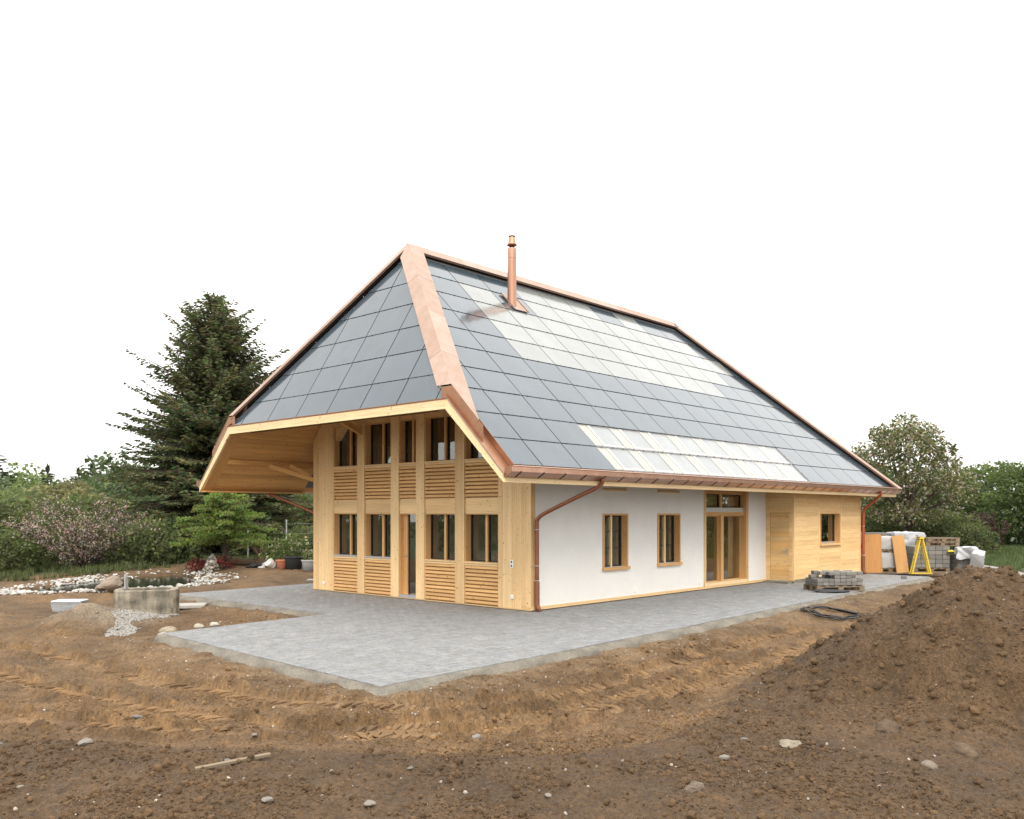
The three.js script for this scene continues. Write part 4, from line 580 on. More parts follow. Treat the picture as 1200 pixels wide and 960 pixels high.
scatter('gravel_patch', 'pale grey gravel spread around the concrete trough', 'gravel', stoneGeo(935, 1, 0.4, 0.8), new THREE.MeshStandardMaterial({ color: 0xffffff, roughness: 0.9 }), 6500, 936, (r) => {
  const a = r() * 6.28, q = Math.sqrt(r()), al = Math.cos(a) * q * 1.35, ac = Math.sin(a) * q * 0.5 + 0.12 * Math.sin(al * 2), x = -5.75 + 0.737 * al + 0.676 * ac, z = -5.25 - 0.676 * al + 0.737 * ac; if (fbm(x * 2, z * 2, 2, 317) < 0.3 + 0.3 * q * q || polyDist(x, z, TER) < 0.25) return null; const s = 0.008 + 0.016 * r(); return [x, at(x, z, s * 0.3), z, s, s, s];
}, (r) => { const k = 0.16 + 0.2 * r(); return [k, k * 0.95, k * 0.86]; });
{ // single stones lying on the soil
  const pale = [0.3, 0.23].map((k) => new THREE.MeshStandardMaterial({ color: new THREE.Color().setRGB(k, k * 0.9, k * 0.78), roughness: 0.9, map: rep(noiseMapSoft(), 0.4) }));
  const S = [[-10.36, 3.66, 0.085], [-9.79, 5.18, 0.06], [-10.12, 6.33, 0.05], [-7.61, 5.37, 0.05], [-7.55, 5.92, 0.06], [-7.74, 6.76, 0.065], [-9.67, 6.95, 0.055], [-6.17, 8.05, 0.04], [-8.62, 7.74, 0.035], [-9.38, 2.58, 0.06], [-9.0, 4.3, 0.04], [-8.9, 6.5, 0.03], [-11.2, 4.6, 0.04], [-10.9, 3.1, 0.05], [-6.9, 8.25, 0.05]];
  S.forEach(([x, z, s], i) => { const m = mesh('loose_stone', stoneGeo(950 + i, 2, 0.35, 0.6), pale[i % 2]); m.scale.set(s, s * 0.75, s * 0.75); m.rotation.set(0, i * 1.7, 0.1); m.position.set(x, at(x, z, s * 0.3), z); const [bd, , bs] = lineDist(x, z, BANK); tag(m, bs * bd > 0 ? 'loose grey stone lying on the darker crumbly soil' : 'loose grey stone lying in the ochre machine tracks', 'stone', 'loose stones on the soil'); });
  const one = (name, x, z, s, seed, label, cat, col = [0.2, 0.16, 0.115], turn = 0, sink = 0.15) => { const m = mesh(name, stoneGeo(seed, 3, 0.75, 0.75), new THREE.MeshStandardMaterial({ color: new THREE.Color().setRGB(...col), roughness: 0.95, map: rep(noiseMapSoft(), 0.5) })); m.scale.set(...s); m.rotation.y = turn; m.position.set(x, ground(x, z, false) + s[1] * sink, z); return tag(m, label, cat); };
  one('rock', -6.08, 8.44, [0.15, 0.06, 0.09], 981, 'long pale grey stone at the foot of the soil mound', 'stone', [0.32, 0.27, 0.2], 0.6);
  one('rock', -5.05, 8.95, [0.15, 0.12, 0.12], 983, 'rounded earth-coated rock stuck in the flank of the soil mound', 'rock', [0.13, 0.085, 0.05], 0.2, -0.1);
  one('rock', -5.35, 9.72, [0.15, 0.1, 0.11], 985, 'flat-faced tan rock low on the soil mound with a stone below it', 'rock', [0.15, 0.1, 0.06], 1.2, -0.1);
  one('rock', -5.93, 9.6, [0.1, 0.05, 0.07], 987, 'small grey stone below the flat-faced tan rock', 'stone', [0.25, 0.2, 0.15], 0.3);
  one('rock', -7.81, 8.51, [0.09, 0.06, 0.08], 989, 'lumpy grey-brown stone on the flat dark soil', 'stone', [0.18, 0.14, 0.1]);
  one('boulder', -3.43, -12.35, [0.52, 0.34, 0.4], 991, 'big tan boulder at the edge of the garden pond', 'boulder', [0.34, 0.27, 0.2], 0.7, 0.35);
  const rp = [[-6.02, -3.6, 0.16, [0.42, 0.36, 0.26]], [-5.55, -3.35, 0.1, [0.55, 0.5, 0.4]], [-5.3, -3.25, 0.09, [0.58, 0.54, 0.46]], [-6.3, -3.25, 0.09, [0.5, 0.47, 0.4]]];
  rp.forEach(([x, z, s, c], i) => { const m = mesh('round_stone', stoneGeo(1000 + i, 3, 0.2, 0.7), new THREE.MeshStandardMaterial({ color: new THREE.Color().setRGB(...c), roughness: 0.9, map: rep(noiseMapSoft(), 0.4) })); m.scale.setScalar(s); m.position.set(x, at(x, z, s * 0.3), z); tag(m, i ? 'small round whitish stone beside the corner of the terrace' : 'larger round beige stone beside the corner of the terrace', 'stone', i ? 'round stones at the terrace corner' : undefined); });
  const stick = mesh('stick', tube([V3(0, 0, 0), V3(0.14, 0.015, 0.02), V3(0.3, 0.02, 0)], [0.022, 0.028, 0.02], 8), new THREE.MeshStandardMaterial({ color: new THREE.Color().setRGB(0.26, 0.19, 0.12), roughness: 0.9 })); stick.position.set(-4.4, at(-4.4, 10.2, 0.03), 10.2); stick.rotation.set(0.1, 0.4, 0.45); tag(stick, 'short bare piece of wood lying on the soil mound', 'wood');
  const lath = mesh('lath', box(-0.32, 0.32, -0.01, 0.012, -0.02, 0.02, 'x'), new THREE.MeshStandardMaterial({ color: new THREE.Color().setRGB(0.2, 0.155, 0.105), roughness: 0.9 })); lath.position.set(-9.78, at(-9.78, 5.27, 0.02), 5.27); lath.rotation.set(0.1, -0.15, 0.03); tag(lath, 'weathered wooden lath half sunk in the dark soil', 'wood');
  const slabP = thing('stone_slab', 'broken white stone slab lying beside the concrete trough', 'slab', -3.75, at(-3.75, -7.4, 0.03), -7.4, -0.6); mesh('slab', new RoundedBoxGeometry(0.9, 0.08, 0.6, 2, 0.02), new THREE.MeshStandardMaterial({ color: new THREE.Color().setRGB(0.6, 0.57, 0.52), roughness: 0.9, map: rep(noiseMapSoft(), 0.6) }), slabP);
  const sl2 = mesh('stone_slab', new RoundedBoxGeometry(1.3, 0.07, 0.45, 2, 0.02), new THREE.MeshStandardMaterial({ color: new THREE.Color().setRGB(0.5, 0.47, 0.42), roughness: 0.9, map: rep(noiseMapSoft(), 0.6) })); sl2.position.set(2.4, at(2.4, -10.4, 0.05), -10.4); sl2.rotation.y = -0.7; tag(sl2, 'long flat stone laid on the soil behind the terrace', 'slab');
}
// ------------------------------------------------------------------ pond
{
  const sh = new THREE.Shape(POND.map(([x, z]) => new THREE.Vector2(x, -z))), g = new THREE.ShapeGeometry(sh); g.rotateX(-Math.PI / 2);
  const water = mesh('pond_water', g, new THREE.MeshPhysicalMaterial({ color: new THREE.Color().setRGB(0.02, 0.026, 0.02), roughness: 0.03, ior: 1.33, bumpMap: rep(noiseMapSoft(), 3), bumpScale: 0.004 })); water.position.y = -0.15; tag(water, 'still dark water of the garden pond', 'pond', null, 'structure');
  const P = POND.map(([x, z]) => V3(x, 0, z)), cv = new THREE.CatmullRomCurve3(P, true);
  scatter('pond_rim_stones', 'white quarry stones heaped round the rim of the garden pond', 'stones', stoneGeo(1021, 1, 0.5, 0.8), new THREE.MeshStandardMaterial({ color: 0xffffff, roughness: 0.9, flatShading: true }), 1000, 1022, (r) => {
    const t = r(), p = cv.getPoint(t), q = cv.getPoint((t + 0.3) % 1), right = p.x > -0.6 ? 1.5 : 1, o = (r() - 0.35) * (0.45 + 0.9 * fbm(t * 14, 3, 2, 77)) * right; if (fbm(t * 22, 9, 2, 78) < 0.4 && r() < 0.75) return null; const n = V3(p.x + 2, 0, p.z + 14.8).normalize(); const x = p.x + n.x * o + (r() - 0.5) * 0.2, z = p.z + n.z * o + (r() - 0.5) * 0.2, s = 0.025 + 0.05 * r() * r(); return [x, Math.max(-0.16, ground(x, z)) + s * 0.4 + 0.05 * r() * (right > 1 ? 1.5 : 0.4), z, s * 1.25, s * 0.8, s];
  }, (r) => { const k = 0.24 + 0.28 * r(); return [k, k * 0.96, k * 0.88]; });
}
// ------------------------------------------------------------------ trough, cover, pots and other things on the garden side
{
  const t = thing('concrete_trough', 'weathered concrete water trough standing on gravel by the terrace', 'trough', -5.15, -0.1, -6.35, -0.5);
  const rr = (w, d, r) => { const s = new THREE.Shape(); s.moveTo(-w + r, -d); s.lineTo(w - r, -d); s.quadraticCurveTo(w, -d, w, -d + r); s.lineTo(w, d - r); s.quadraticCurveTo(w, d, w - r, d); s.lineTo(-w + r, d); s.quadraticCurveTo(-w, d, -w, d - r); s.lineTo(-w, -d + r); s.quadraticCurveTo(-w, -d, -w + r, -d); return s; };
  const s = rr(0.62, 0.46, 0.4); s.holes.push(rr(0.5, 0.34, 0.3)); const g = new THREE.ExtrudeGeometry(s, { depth: 0.46, bevelEnabled: true, bevelSize: 0.022, bevelThickness: 0.025, bevelSegments: 3, curveSegments: 10 }); g.rotateX(-Math.PI / 2); g.translate(0, 0.045, 0);
  const streak = tex(512, 512, (x, y) => { const st = fbm(x * 14, y * 1.5, 3, 331, 14, 2), b = fbm(x * 6, y * 6, 4, 333, 6), f = vn(x * 120, y * 120, 335, 120); const k = 0.68 + 0.35 * (b - 0.5) + 0.35 * (st - 0.5) + 0.16 * (f - 0.5); return [k, k * 0.955, k * 0.87]; }, true);
  const tm = new THREE.MeshStandardMaterial({ color: new THREE.Color().setRGB(0.66, 0.65, 0.62), map: rep(streak, 1.2, 0.9), roughness: 0.95, bumpMap: rep(noiseMap, 0.4), bumpScale: 0.012 });
  mesh('basin', g, tm, t); const base = new THREE.ExtrudeGeometry(rr(0.56, 0.4, 0.34), { depth: 0.12, bevelEnabled: false }); base.rotateX(-Math.PI / 2); mesh('bottom', base.translate(0, 0.05, 0), tm, t);
  const w = new THREE.ShapeGeometry(rr(0.51, 0.35, 0.3)); w.rotateX(-Math.PI / 2); mesh('water', w.translate(0, 0.34, 0), new THREE.MeshPhysicalMaterial({ color: new THREE.Color().setRGB(0.04, 0.045, 0.035), roughness: 0.03, ior: 1.33 }), t);
  for (const x of [-0.42, 0.42]) mesh('support_block', box(x - 0.12, x + 0.12, -0.12, 0.045, -0.28, 0.28), M.concrete, t);
  const sp = thing('spout_post', 'slim steel spout post rising from the concrete trough', 'post', -5.42, 0.12, -6.75, 0.3); mesh('post', box(-0.035, 0.035, 0, 0.62, -0.02, 0.02), M.metal, sp); mesh('pipe', tube([V3(0, 0.56, 0.02), V3(0.0, 0.57, 0.16), V3(0, 0.53, 0.2)], 0.014, 8), M.metal, sp);
  const cov = thing('plastic_cover', 'light grey tapered shaft cover half buried in the soil', 'cover', -5.58, at(-5.58, -9.37, -0.12), -9.37, -0.75);
  const cg = new THREE.CylinderGeometry(0.48, 0.41, 0.3, 4, 1, false, Math.PI / 4); cg.scale(1, 1, 0.7); const cm = mesh('cover_body', cg.toNonIndexed(), new THREE.MeshStandardMaterial({ color: new THREE.Color().setRGB(0.5, 0.52, 0.54), roughness: 0.6, map: rep(noiseMapSoft(), 0.8) }), cov); cm.geometry.computeVertexNormals(); cm.position.y = 0.17; mesh('lid', new RoundedBoxGeometry(0.66, 0.02, 0.46, 2, 0.008), M.plastic, cov).position.y = 0.325;
  // pots at the back
  const pot = (name, label, x, z, r0, r1, h, col, group) => { const p = thing(name, label, 'plant pot', x, at(x, z, 0), z); mesh('pot', new THREE.LatheGeometry([[0, 0], [r0, 0], [r1, h - 0.05], [r1 * 1.08, h - 0.05], [r1 * 1.08, h], [r1 * 0.95, h], [r1 * 0.9, h - 0.06], [0, h - 0.06]].map((q) => new THREE.Vector2(...q)), 22), new THREE.MeshStandardMaterial({ color: new THREE.Color().setRGB(...col), roughness: 0.75, side: THREE.DoubleSide }), p); return p; };
  pot('plant_pot', 'big black plant pot behind the terrace', 3.17, -13.43, 0.24, 0.33, 0.46, [0.025, 0.028, 0.03]); pot('plant_pot', 'terracotta pot beside the black plant pot', 2.9, -13.72, 0.14, 0.2, 0.33, [0.42, 0.16, 0.09]); pot('plant_pot', 'grey tub against the corner of the timber gable', 3.23, -12.6, 0.22, 0.26, 0.36, [0.34, 0.35, 0.36]);
  const bucket = mesh('white_bucket', new THREE.LatheGeometry([[0, 0], [0.12, 0], [0.16, 0.26], [0.15, 0.26], [0.13, 0.05]].map((q) => new THREE.Vector2(...q)), 20), M.white); bucket.position.set(2.75, at(2.75, -14.0, 0.1), -14.0); bucket.rotation.z = 0.9; tag(bucket, 'tipped white bucket beside the terracotta pot', 'bucket');
  const bench = thing('stone_bench', 'grey garden bench half hidden by the timber gable', 'bench', 4.25, at(4.25, -13.95), -13.95, -0.8); mesh('seat', box(-0.6, 0.6, 0.5, 0.62, -0.2, 0.2, 'x'), M.concrete, bench); for (const x of [-0.45, 0.45]) mesh('leg', box(x - 0.08, x + 0.08, 0, 0.5, -0.17, 0.17), M.concrete, bench);
  const logm = new THREE.MeshStandardMaterial({ color: new THREE.Color().setRGB(0.13, 0.085, 0.055), roughness: 1, bumpMap: rep(noiseMap, 0.3), bumpScale: 0.02 });
  const log = mesh('log', tube([V3(-1.1, 0, 0), V3(-0.3, 0.04, 0.03), V3(0.6, 0.0, 0), V3(1.2, 0.03, 0.02)], [0.12, 0.14, 0.13, 0.11], 10), logm); log.position.set(2.95, at(2.95, -17.2, 0.1), -17.2); log.rotation.y = -0.8; tag(log, 'brown log lying on the soil bed by the stone cairn', 'log');
  const st = thing('tree_stump', 'upturned tree stump with splayed roots on the soil bed', 'stump', 3.66, at(3.66, -16.4), -16.4); mesh('stump', tube([V3(0, 0, 0), V3(0.02, 0.22, 0.02), V3(0.06, 0.42, 0)], [0.22, 0.15, 0.1], 10), logm, st); const sr = rng(71); for (let k = 0; k < 6; k++) { const a = k + sr(); mesh('root', tube([V3(0, 0.3, 0), V3(Math.cos(a) * 0.2, 0.5 + 0.1 * sr(), Math.sin(a) * 0.2), V3(Math.cos(a) * 0.36, 0.62 + 0.2 * sr(), Math.sin(a) * 0.36)], [0.07, 0.04, 0.015], 6), logm, st); }
  const bag = mesh('black_bag', stoneGeo(1101, 3, 0.7, 0.5), new THREE.MeshStandardMaterial({ color: new THREE.Color().setRGB(0.012, 0.016, 0.018), roughness: 0.35 })); bag.scale.set(0.36, 0.2, 0.22); bag.position.set(3.02, at(3.02, -15.6, 0.06), -15.6); tag(bag, 'crumpled black plastic bag on the soil bed', 'bag');
  const heap = (name, label, cx, cz, rad, hgt, n, seed, s0, s1, col) => { const r = rng(seed), parts = [], protos = [stoneGeo(seed, 1, 0.5, 0.8), stoneGeo(seed + 1, 1, 0.5, 0.8)]; for (let k = 0; k < n; k++) { const h = r(), rr2 = rad * (1 - h) ** 0.7 * Math.sqrt(0.5 + 0.5 * r()), a = r() * 6.28, s = mix(s0, s1, r()), g2 = protos[k & 1].clone().scale(s, s, s).rotateX(r() * 6).rotateY(r() * 6).translate(Math.cos(a) * rr2, h * hgt, Math.sin(a) * rr2), c = col(r), cc = new Float32Array(g2.attributes.position.count * 3); for (let i = 0; i < cc.length; i += 3) cc.set(c, i); g2.setAttribute('color', new THREE.BufferAttribute(cc, 3)); parts.push(g2); } const o = thing(name, label, 'stones', cx, at(cx, cz), cz); const m = mesh('stones', merge(parts), new THREE.MeshStandardMaterial({ vertexColors: true, roughness: 0.9, flatShading: true }), o); m.userData.kind = 'stuff'; return o; };
  heap('stone_cairn', 'rounded cairn of mottled white and brown stones under the green larch', 2.15, -17.0, 0.3, 0.5, 260, 1111, 0.05, 0.085, (r) => { const k = r() < 0.55 ? 0.12 + 0.1 * r() : 0.3 + 0.25 * r(); return [k, k * 0.9, k * 0.78]; });
  heap('pebble_heap', 'low heap of white pebbles on the soil bed', 3.5, -15.5, 0.65, 0.14, 160, 1121, 0.04, 0.08, (r) => { const k = 0.45 + 0.3 * r(); return [k, k * 0.96, k * 0.88]; });
  // wire fence at the end of the garden
  const f = thing('wire_fence', 'thin wire fence on grey posts along the end of the garden', 'fence', 0, 0, 0), fp = [[1.25, -25.2], [3.4, -22.8], [5.58, -20.42], [6.65, -19.25], [8.8, -16.9], [11, -14.5]]; for (const [x, z] of fp) mesh('post', new THREE.CylinderGeometry(0.03, 0.03, 1.75, 8).translate(x, at(x, z, 0.8), z), M.metal, f); for (const h of [0.3, 0.7, 1.1, 1.5]) mesh('wire', tube(fp.map(([x, z]) => V3(x, at(x, z, h), z)), 0.004, 4), M.metal, f);
}
// ------------------------------------------------------------------ building materials by the far end of the house
const TURN = -0.828;
{
  const pineA = wood(0.62, 0.42, 0.22), palletWood = new THREE.MeshStandardMaterial({ color: new THREE.Color().setRGB(0.2, 0.15, 0.1), roughness: 0.9 });
  const blockMat = [0.3, 0.26, 0.34].map((k) => new THREE.MeshStandardMaterial({ color: new THREE.Color().setRGB(k, k * 0.97, k * 0.9), roughness: 0.95, map: rep(noiseMapSoft(), 0.4) }));
  const film = new THREE.MeshPhysicalMaterial({ color: new THREE.Color().setRGB(0.9, 0.92, 0.94), roughness: 0.25, transmission: 0.55, thickness: 0, ior: 1.45 }), sheet = new THREE.MeshPhysicalMaterial({ color: new THREE.Color().setRGB(0.5, 0.52, 0.55), roughness: 0.3, transmission: 0.25, thickness: 0 });
  const pallet = (label, x, y, z, turn, w = 1.2, d = 0.8, group) => { const p = thing('pallet', label, 'pallet', x, y, z, turn, group); for (const zz of [-d / 2 + 0.05, 0, d / 2 - 0.05]) { mesh('bottom_board', box(-w / 2, w / 2, 0, 0.02, zz - 0.05, zz + 0.05, 'x'), palletWood, p); for (const xx of [-w / 2 + 0.07, 0, w / 2 - 0.07]) mesh('block', box(xx - 0.07, xx + 0.07, 0.0205, 0.1, zz - 0.048, zz + 0.048, 'x'), palletWood, p); mesh('stringer', box(-w / 2, w / 2, 0.1005, 0.12, zz - 0.05, zz + 0.05, 'x'), palletWood, p); } for (let k = 0; k < 6; k++) { const xx = mix(-w / 2 + 0.05, w / 2 - 0.05, k / 5); mesh('top_board', box(xx - 0.05, xx + 0.05, 0.1205, 0.14, -d / 2, d / 2, 'z'), palletWood, p); } return p; };
  const crumple = (w, h, d, seed, amp, seg = 10) => { const g = new THREE.BoxGeometry(w, h, d, seg, seg, seg), p = g.attributes.position, v = V3(0, 0, 0); for (let i = 0; i < p.count; i++) { v.fromBufferAttribute(p, i); const k = (fbm(v.x * 5 + seed, v.y * 5 + v.z * 4, 3, seed) - 0.5) * 2, q = v.clone().normalize(), round = 1 - 0.12 * (Math.abs(v.x / w) ** 4 + Math.abs(v.y / h) ** 4 + Math.abs(v.z / d) ** 4) * 8; v.multiply(V3(mix(1, round, 0.6), mix(1, round, 0.5), mix(1, round, 0.6))).addScaledVector(q, k * amp); p.setXYZ(i, v.x, v.y, v.z); } g.computeVertexNormals(); return g; };
  const blocks = (name, label, x, y, z, turn, nx, ny, nz, s, seed, jag = 0, group) => { const o = thing(name, label, 'blocks', x, y, z, turn, group), r = rng(seed), geo = new RoundedBoxGeometry(s[0] * 0.97, s[1] * 0.96, s[2] * 0.97, 1, 0.012), W = nx * s[0], D = nz * s[2]; for (let j = 0; j < ny; j++) for (let i = 0; i < nx; i++) for (let k = 0; k < nz; k++) { if (j >= ny - jag && r() < 0.55) continue; if (i > 0 && i < nx - 1 && k > 0 && k < nz - 1 && j < ny - 1) continue; const b = mesh('block', geo, pick(blockMat, r), o); b.position.set(-W / 2 + (i + 0.5) * s[0] + (r() - 0.5) * 0.012, (j + 0.5) * s[1], -D / 2 + (k + 0.5) * s[2] + (r() - 0.5) * 0.012); b.rotation.y = (r() - 0.5) * 0.06; } return o; };
  // setts on the terrace
  pallet('low wooden pallet under loose paving setts on the terrace', 9.2, 0.004, 2.6, TURN + 0.15, 1.32, 0.75);
  blocks('paver_stack', 'loose heap of grey paving setts on a pallet on the terrace', 9.2, 0.147, 2.6, TURN + 0.15, 8, 4, 4, [0.16, 0.09, 0.17], 1201, 2);
  { const m = mesh('rubber_mat', stoneGeo(1211, 3, 0.5, 0.3), new THREE.MeshStandardMaterial({ color: new THREE.Color().setRGB(0.03, 0.03, 0.03), roughness: 0.7 })); m.scale.set(0.48, 0.16, 0.24); m.position.set(8.5, 0.035, 2.78); m.rotation.y = TURN; tag(m, 'folded dark tarpaulin lying beside the heap of setts', 'tarpaulin'); }
  // leaning boards
  const panelA = mesh('chipboard_panel', box(-0.3, 0.3, 0, 1.32, -0.011, 0.011, 'y'), wood(0.6, 0.4, 0.23)); panelA.position.set(16.72, 0.0, 0.9); panelA.rotation.set(-0.08, TURN, 0, 'YXZ'); tag(panelA, 'orange wooden board leaning upright beside the far downpipe', 'board');
  const panelB = mesh('chipboard_panel', box(-0.21, 0.21, 0, 1.28, -0.011, 0.011, 'y'), wood(0.66, 0.5, 0.33)); panelB.position.set(17.45, 0.0, 1.62); panelB.rotation.set(-0.12, TURN, 0.09, 'YXZ'); tag(panelB, 'tan wooden board leaning between wrapped stacks and yellow trestle', 'board');
  // wrapped stacks
  pallet('pallet under the two-tier wrapped block stack', 17.65, 0.0, 1.0, TURN, 0.8, 0.7); const a = blocks('wrapped_blocks', 'two tiers of concrete blocks wrapped in clear film behind the boards', 17.65, 0.143, 1.0, TURN, 3, 3, 3, [0.25, 0.15, 0.22], 1221); mesh('film', crumple(0.84, 0.55, 0.74, 5, 0.035), film, a).position.y = 0.27;
  const sp = pallet('pallet between the two tiers of the wrapped stack', 17.66, 0.62, 1.0, TURN, 0.78, 0.68); const b = blocks('wrapped_blocks', 'upper tier of film-wrapped concrete blocks on a pallet', 17.66, 0.765, 1.0, TURN, 3, 3, 3, [0.25, 0.13, 0.22], 1223); mesh('film', crumple(0.82, 0.46, 0.72, 6, 0.03), film, b).position.y = 0.24;
  blocks('slab_stack', 'low dark stack of roofing slabs behind the orange board', 18.6, 0.9, -0.1, TURN, 5, 3, 2, [0.3, 0.14, 0.4], 1225); pallet('high pallet carrying dark slabs behind the orange board', 18.6, 0.756, -0.1, TURN, 1.5, 0.8); blocks('block_stack', 'grey block stack under the dark slabs behind the orange board', 18.6, 0.0, -0.1, TURN, 5, 5, 3, [0.3, 0.15, 0.3], 1226);
  const ws = thing('covered_pallet', 'tall pallet load draped with a white plastic sheet', 'pallet load', 19.2, 0, 1.1, TURN); mesh('load', box(-0.5, 0.5, 0, 1.2, -0.4, 0.4), blockMat[0], ws); mesh('plastic_sheet', crumple(1.15, 0.55, 0.95, 9, 0.06, 12), sheet, ws).position.y = 1.08;
  pallet('pallet under the wide concrete block stack', 18.75, 0.0, 1.98, TURN, 1.25, 0.8); blocks('block_stack', 'wide stack of grey concrete blocks behind the yellow trestle', 18.75, 0.142, 1.98, TURN, 5, 5, 3, [0.25, 0.15, 0.27], 1231); pallet('empty weathered pallet lying on the wide block stack', 19.05, 0.9, 2.25, TURN, 1.15, 0.8); pallet('second weathered pallet on top of the first on the wide block stack', 19.07, 1.043, 2.27, TURN + 0.03, 1.12, 0.8);
  blocks('block_stack', 'low grey block stack beneath the crumpled white plastic', 19.35, 0.0, 2.95, TURN, 3, 4, 3, [0.22, 0.15, 0.25], 1241); const cl = mesh('plastic_sheeting', crumple(0.85, 0.42, 0.7, 12, 0.11, 14), sheet); cl.position.set(19.25, 0.66, 3.12); cl.rotation.y = 0.4; tag(cl, 'crumpled white plastic sheeting on top of the low block stack', 'plastic sheet');
  const cl2 = mesh('plastic_sheeting', crumple(0.42, 0.9, 0.4, 15, 0.1, 12), sheet); cl2.position.set(18.9, 0.3, 3.55); cl2.rotation.set(0.15, 0.2, 0.3); tag(cl2, 'white plastic film hanging down to the soil from the block stack', 'plastic sheet');
  const ys = mesh('strap_bundle', stoneGeo(1251, 2, 0.7, 0.5), new THREE.MeshStandardMaterial({ color: new THREE.Color().setRGB(0.6, 0.5, 0.04), roughness: 0.6 })); ys.scale.set(0.26, 0.1, 0.12); ys.position.set(18.85, 0.72, 2.75); tag(ys, 'yellow lifting strap bundle on the low block stack', 'strap');
  const tr = thing('yellow_trestle', 'yellow folding A-frame trestle standing at the end of the terrace', 'trestle', 17.35, 0.0, 2.22, TURN), ym = new THREE.MeshStandardMaterial({ color: new THREE.Color().setRGB(0.62, 0.47, 0.05), roughness: 0.5 });
  for (const zz of [-0.08, 0.08]) for (const sx of [-1, 1]) mesh('leg', tube([V3(sx * 0.3, 0.03, zz), V3(sx * 0.03, 1.2, zz * 0.8)], 0.036, 4), ym, tr);
  mesh('foot_bar', box(-0.36, 0.36, 0, 0.03, 0.06, 0.11, 'x'), ym, tr); mesh('foot_bar', box(-0.36, 0.36, 0, 0.03, -0.11, -0.06, 'x'), ym, tr); for (const sx of [-1, 1]) mesh('rung', tube([V3(sx * 0.2, 0.5, -0.08), V3(sx * 0.2, 0.5, 0.08)], 0.018, 6), ym, tr); mesh('head', box(-0.08, 0.08, 1.17, 1.24, -0.12, 0.12, 'z'), ym, tr); mesh('bracket', box(-0.12, 0.14, 1.245, 1.31, -0.1, 0.1, 'x'), M.metal, tr);
  // black hose coil
  const coilR = rng(1301), pts = []; for (let k = 0; k <= 150; k++) { const q = k / 150 * Math.PI * 2 * 5.2, R = 0.56 + 0.09 * Math.sin(q * 0.37) + 0.02 * coilR(), x = 4.9 + Math.cos(q) * R + 0.08 * Math.sin(q * 0.2), z = 4.35 + Math.sin(q) * R; pts.push(V3(x, Math.max(ground(x, z), ground(x + 0.15, z), ground(x - 0.15, z), ground(x, z + 0.15), ground(x, z - 0.15)) + 0.02 + 0.01 * Math.floor(k / 29), z)); }
  tag(mesh('hose_coil', tube(curve(pts, 420), 0.014, 6), new THREE.MeshStandardMaterial({ color: new THREE.Color().setRGB(0.015, 0.015, 0.016), roughness: 0.5 })), 'loose coil of black hose lying on the soil by the terrace', 'hose');
  const chip = mesh('paving_sett', new RoundedBoxGeometry(0.16, 0.09, 0.16, 1, 0.015), blockMat[1]); chip.position.set(14.6, 0.046, 2.6); chip.rotation.y = 0.4; tag(chip, 'single grey sett left alone near the terrace edge', 'sett');
}
// light gravel road at the edge of the meadow
{
  const pts = [[19, 4.2], [22.8, 3.2], [26, 0.9], [30, -3.5], [36, -11]], W = 0.85, cvv = new THREE.CatmullRomCurve3(pts.map(([x, z]) => V3(x, 0, z))).getPoints(60), pos = [], uv = [], idx = [];
  cvv.forEach((p, i) => { const a = cvv[Math.max(0, i - 1)], b = cvv[Math.min(60, i + 1)], n = V3(-(b.z - a.z), 0, b.x - a.x).normalize(); for (const s of [-1, 0, 1]) { const x = p.x + n.x * W * s, z = p.z + n.z * W * s; pos.push(x, ground(x, z, false) + 0.07 - Math.abs(s) * 0.01, z); uv.push(x, z); } });
  for (let i = 0; i < 60; i++) for (let k = 0; k < 2; k++) { const a = i * 3 + k, b = a + 3; idx.push(a, a + 1, b, b, a + 1, b + 1); }
  const g = new THREE.BufferGeometry(); g.setAttribute('position', new THREE.Float32BufferAttribute(pos, 3)); g.setAttribute('uv', new THREE.Float32BufferAttribute(uv, 2)); g.setIndex(idx); g.computeVertexNormals();
  tag(mesh('gravel_path', g, new THREE.MeshStandardMaterial({ color: new THREE.Color().setRGB(0.34, 0.32, 0.29), roughness: 1, map: rep(noiseMapSoft(), 1.5), side: THREE.DoubleSide })), 'pale gravel path between the building site and the meadow', 'path', null, 'structure');
}
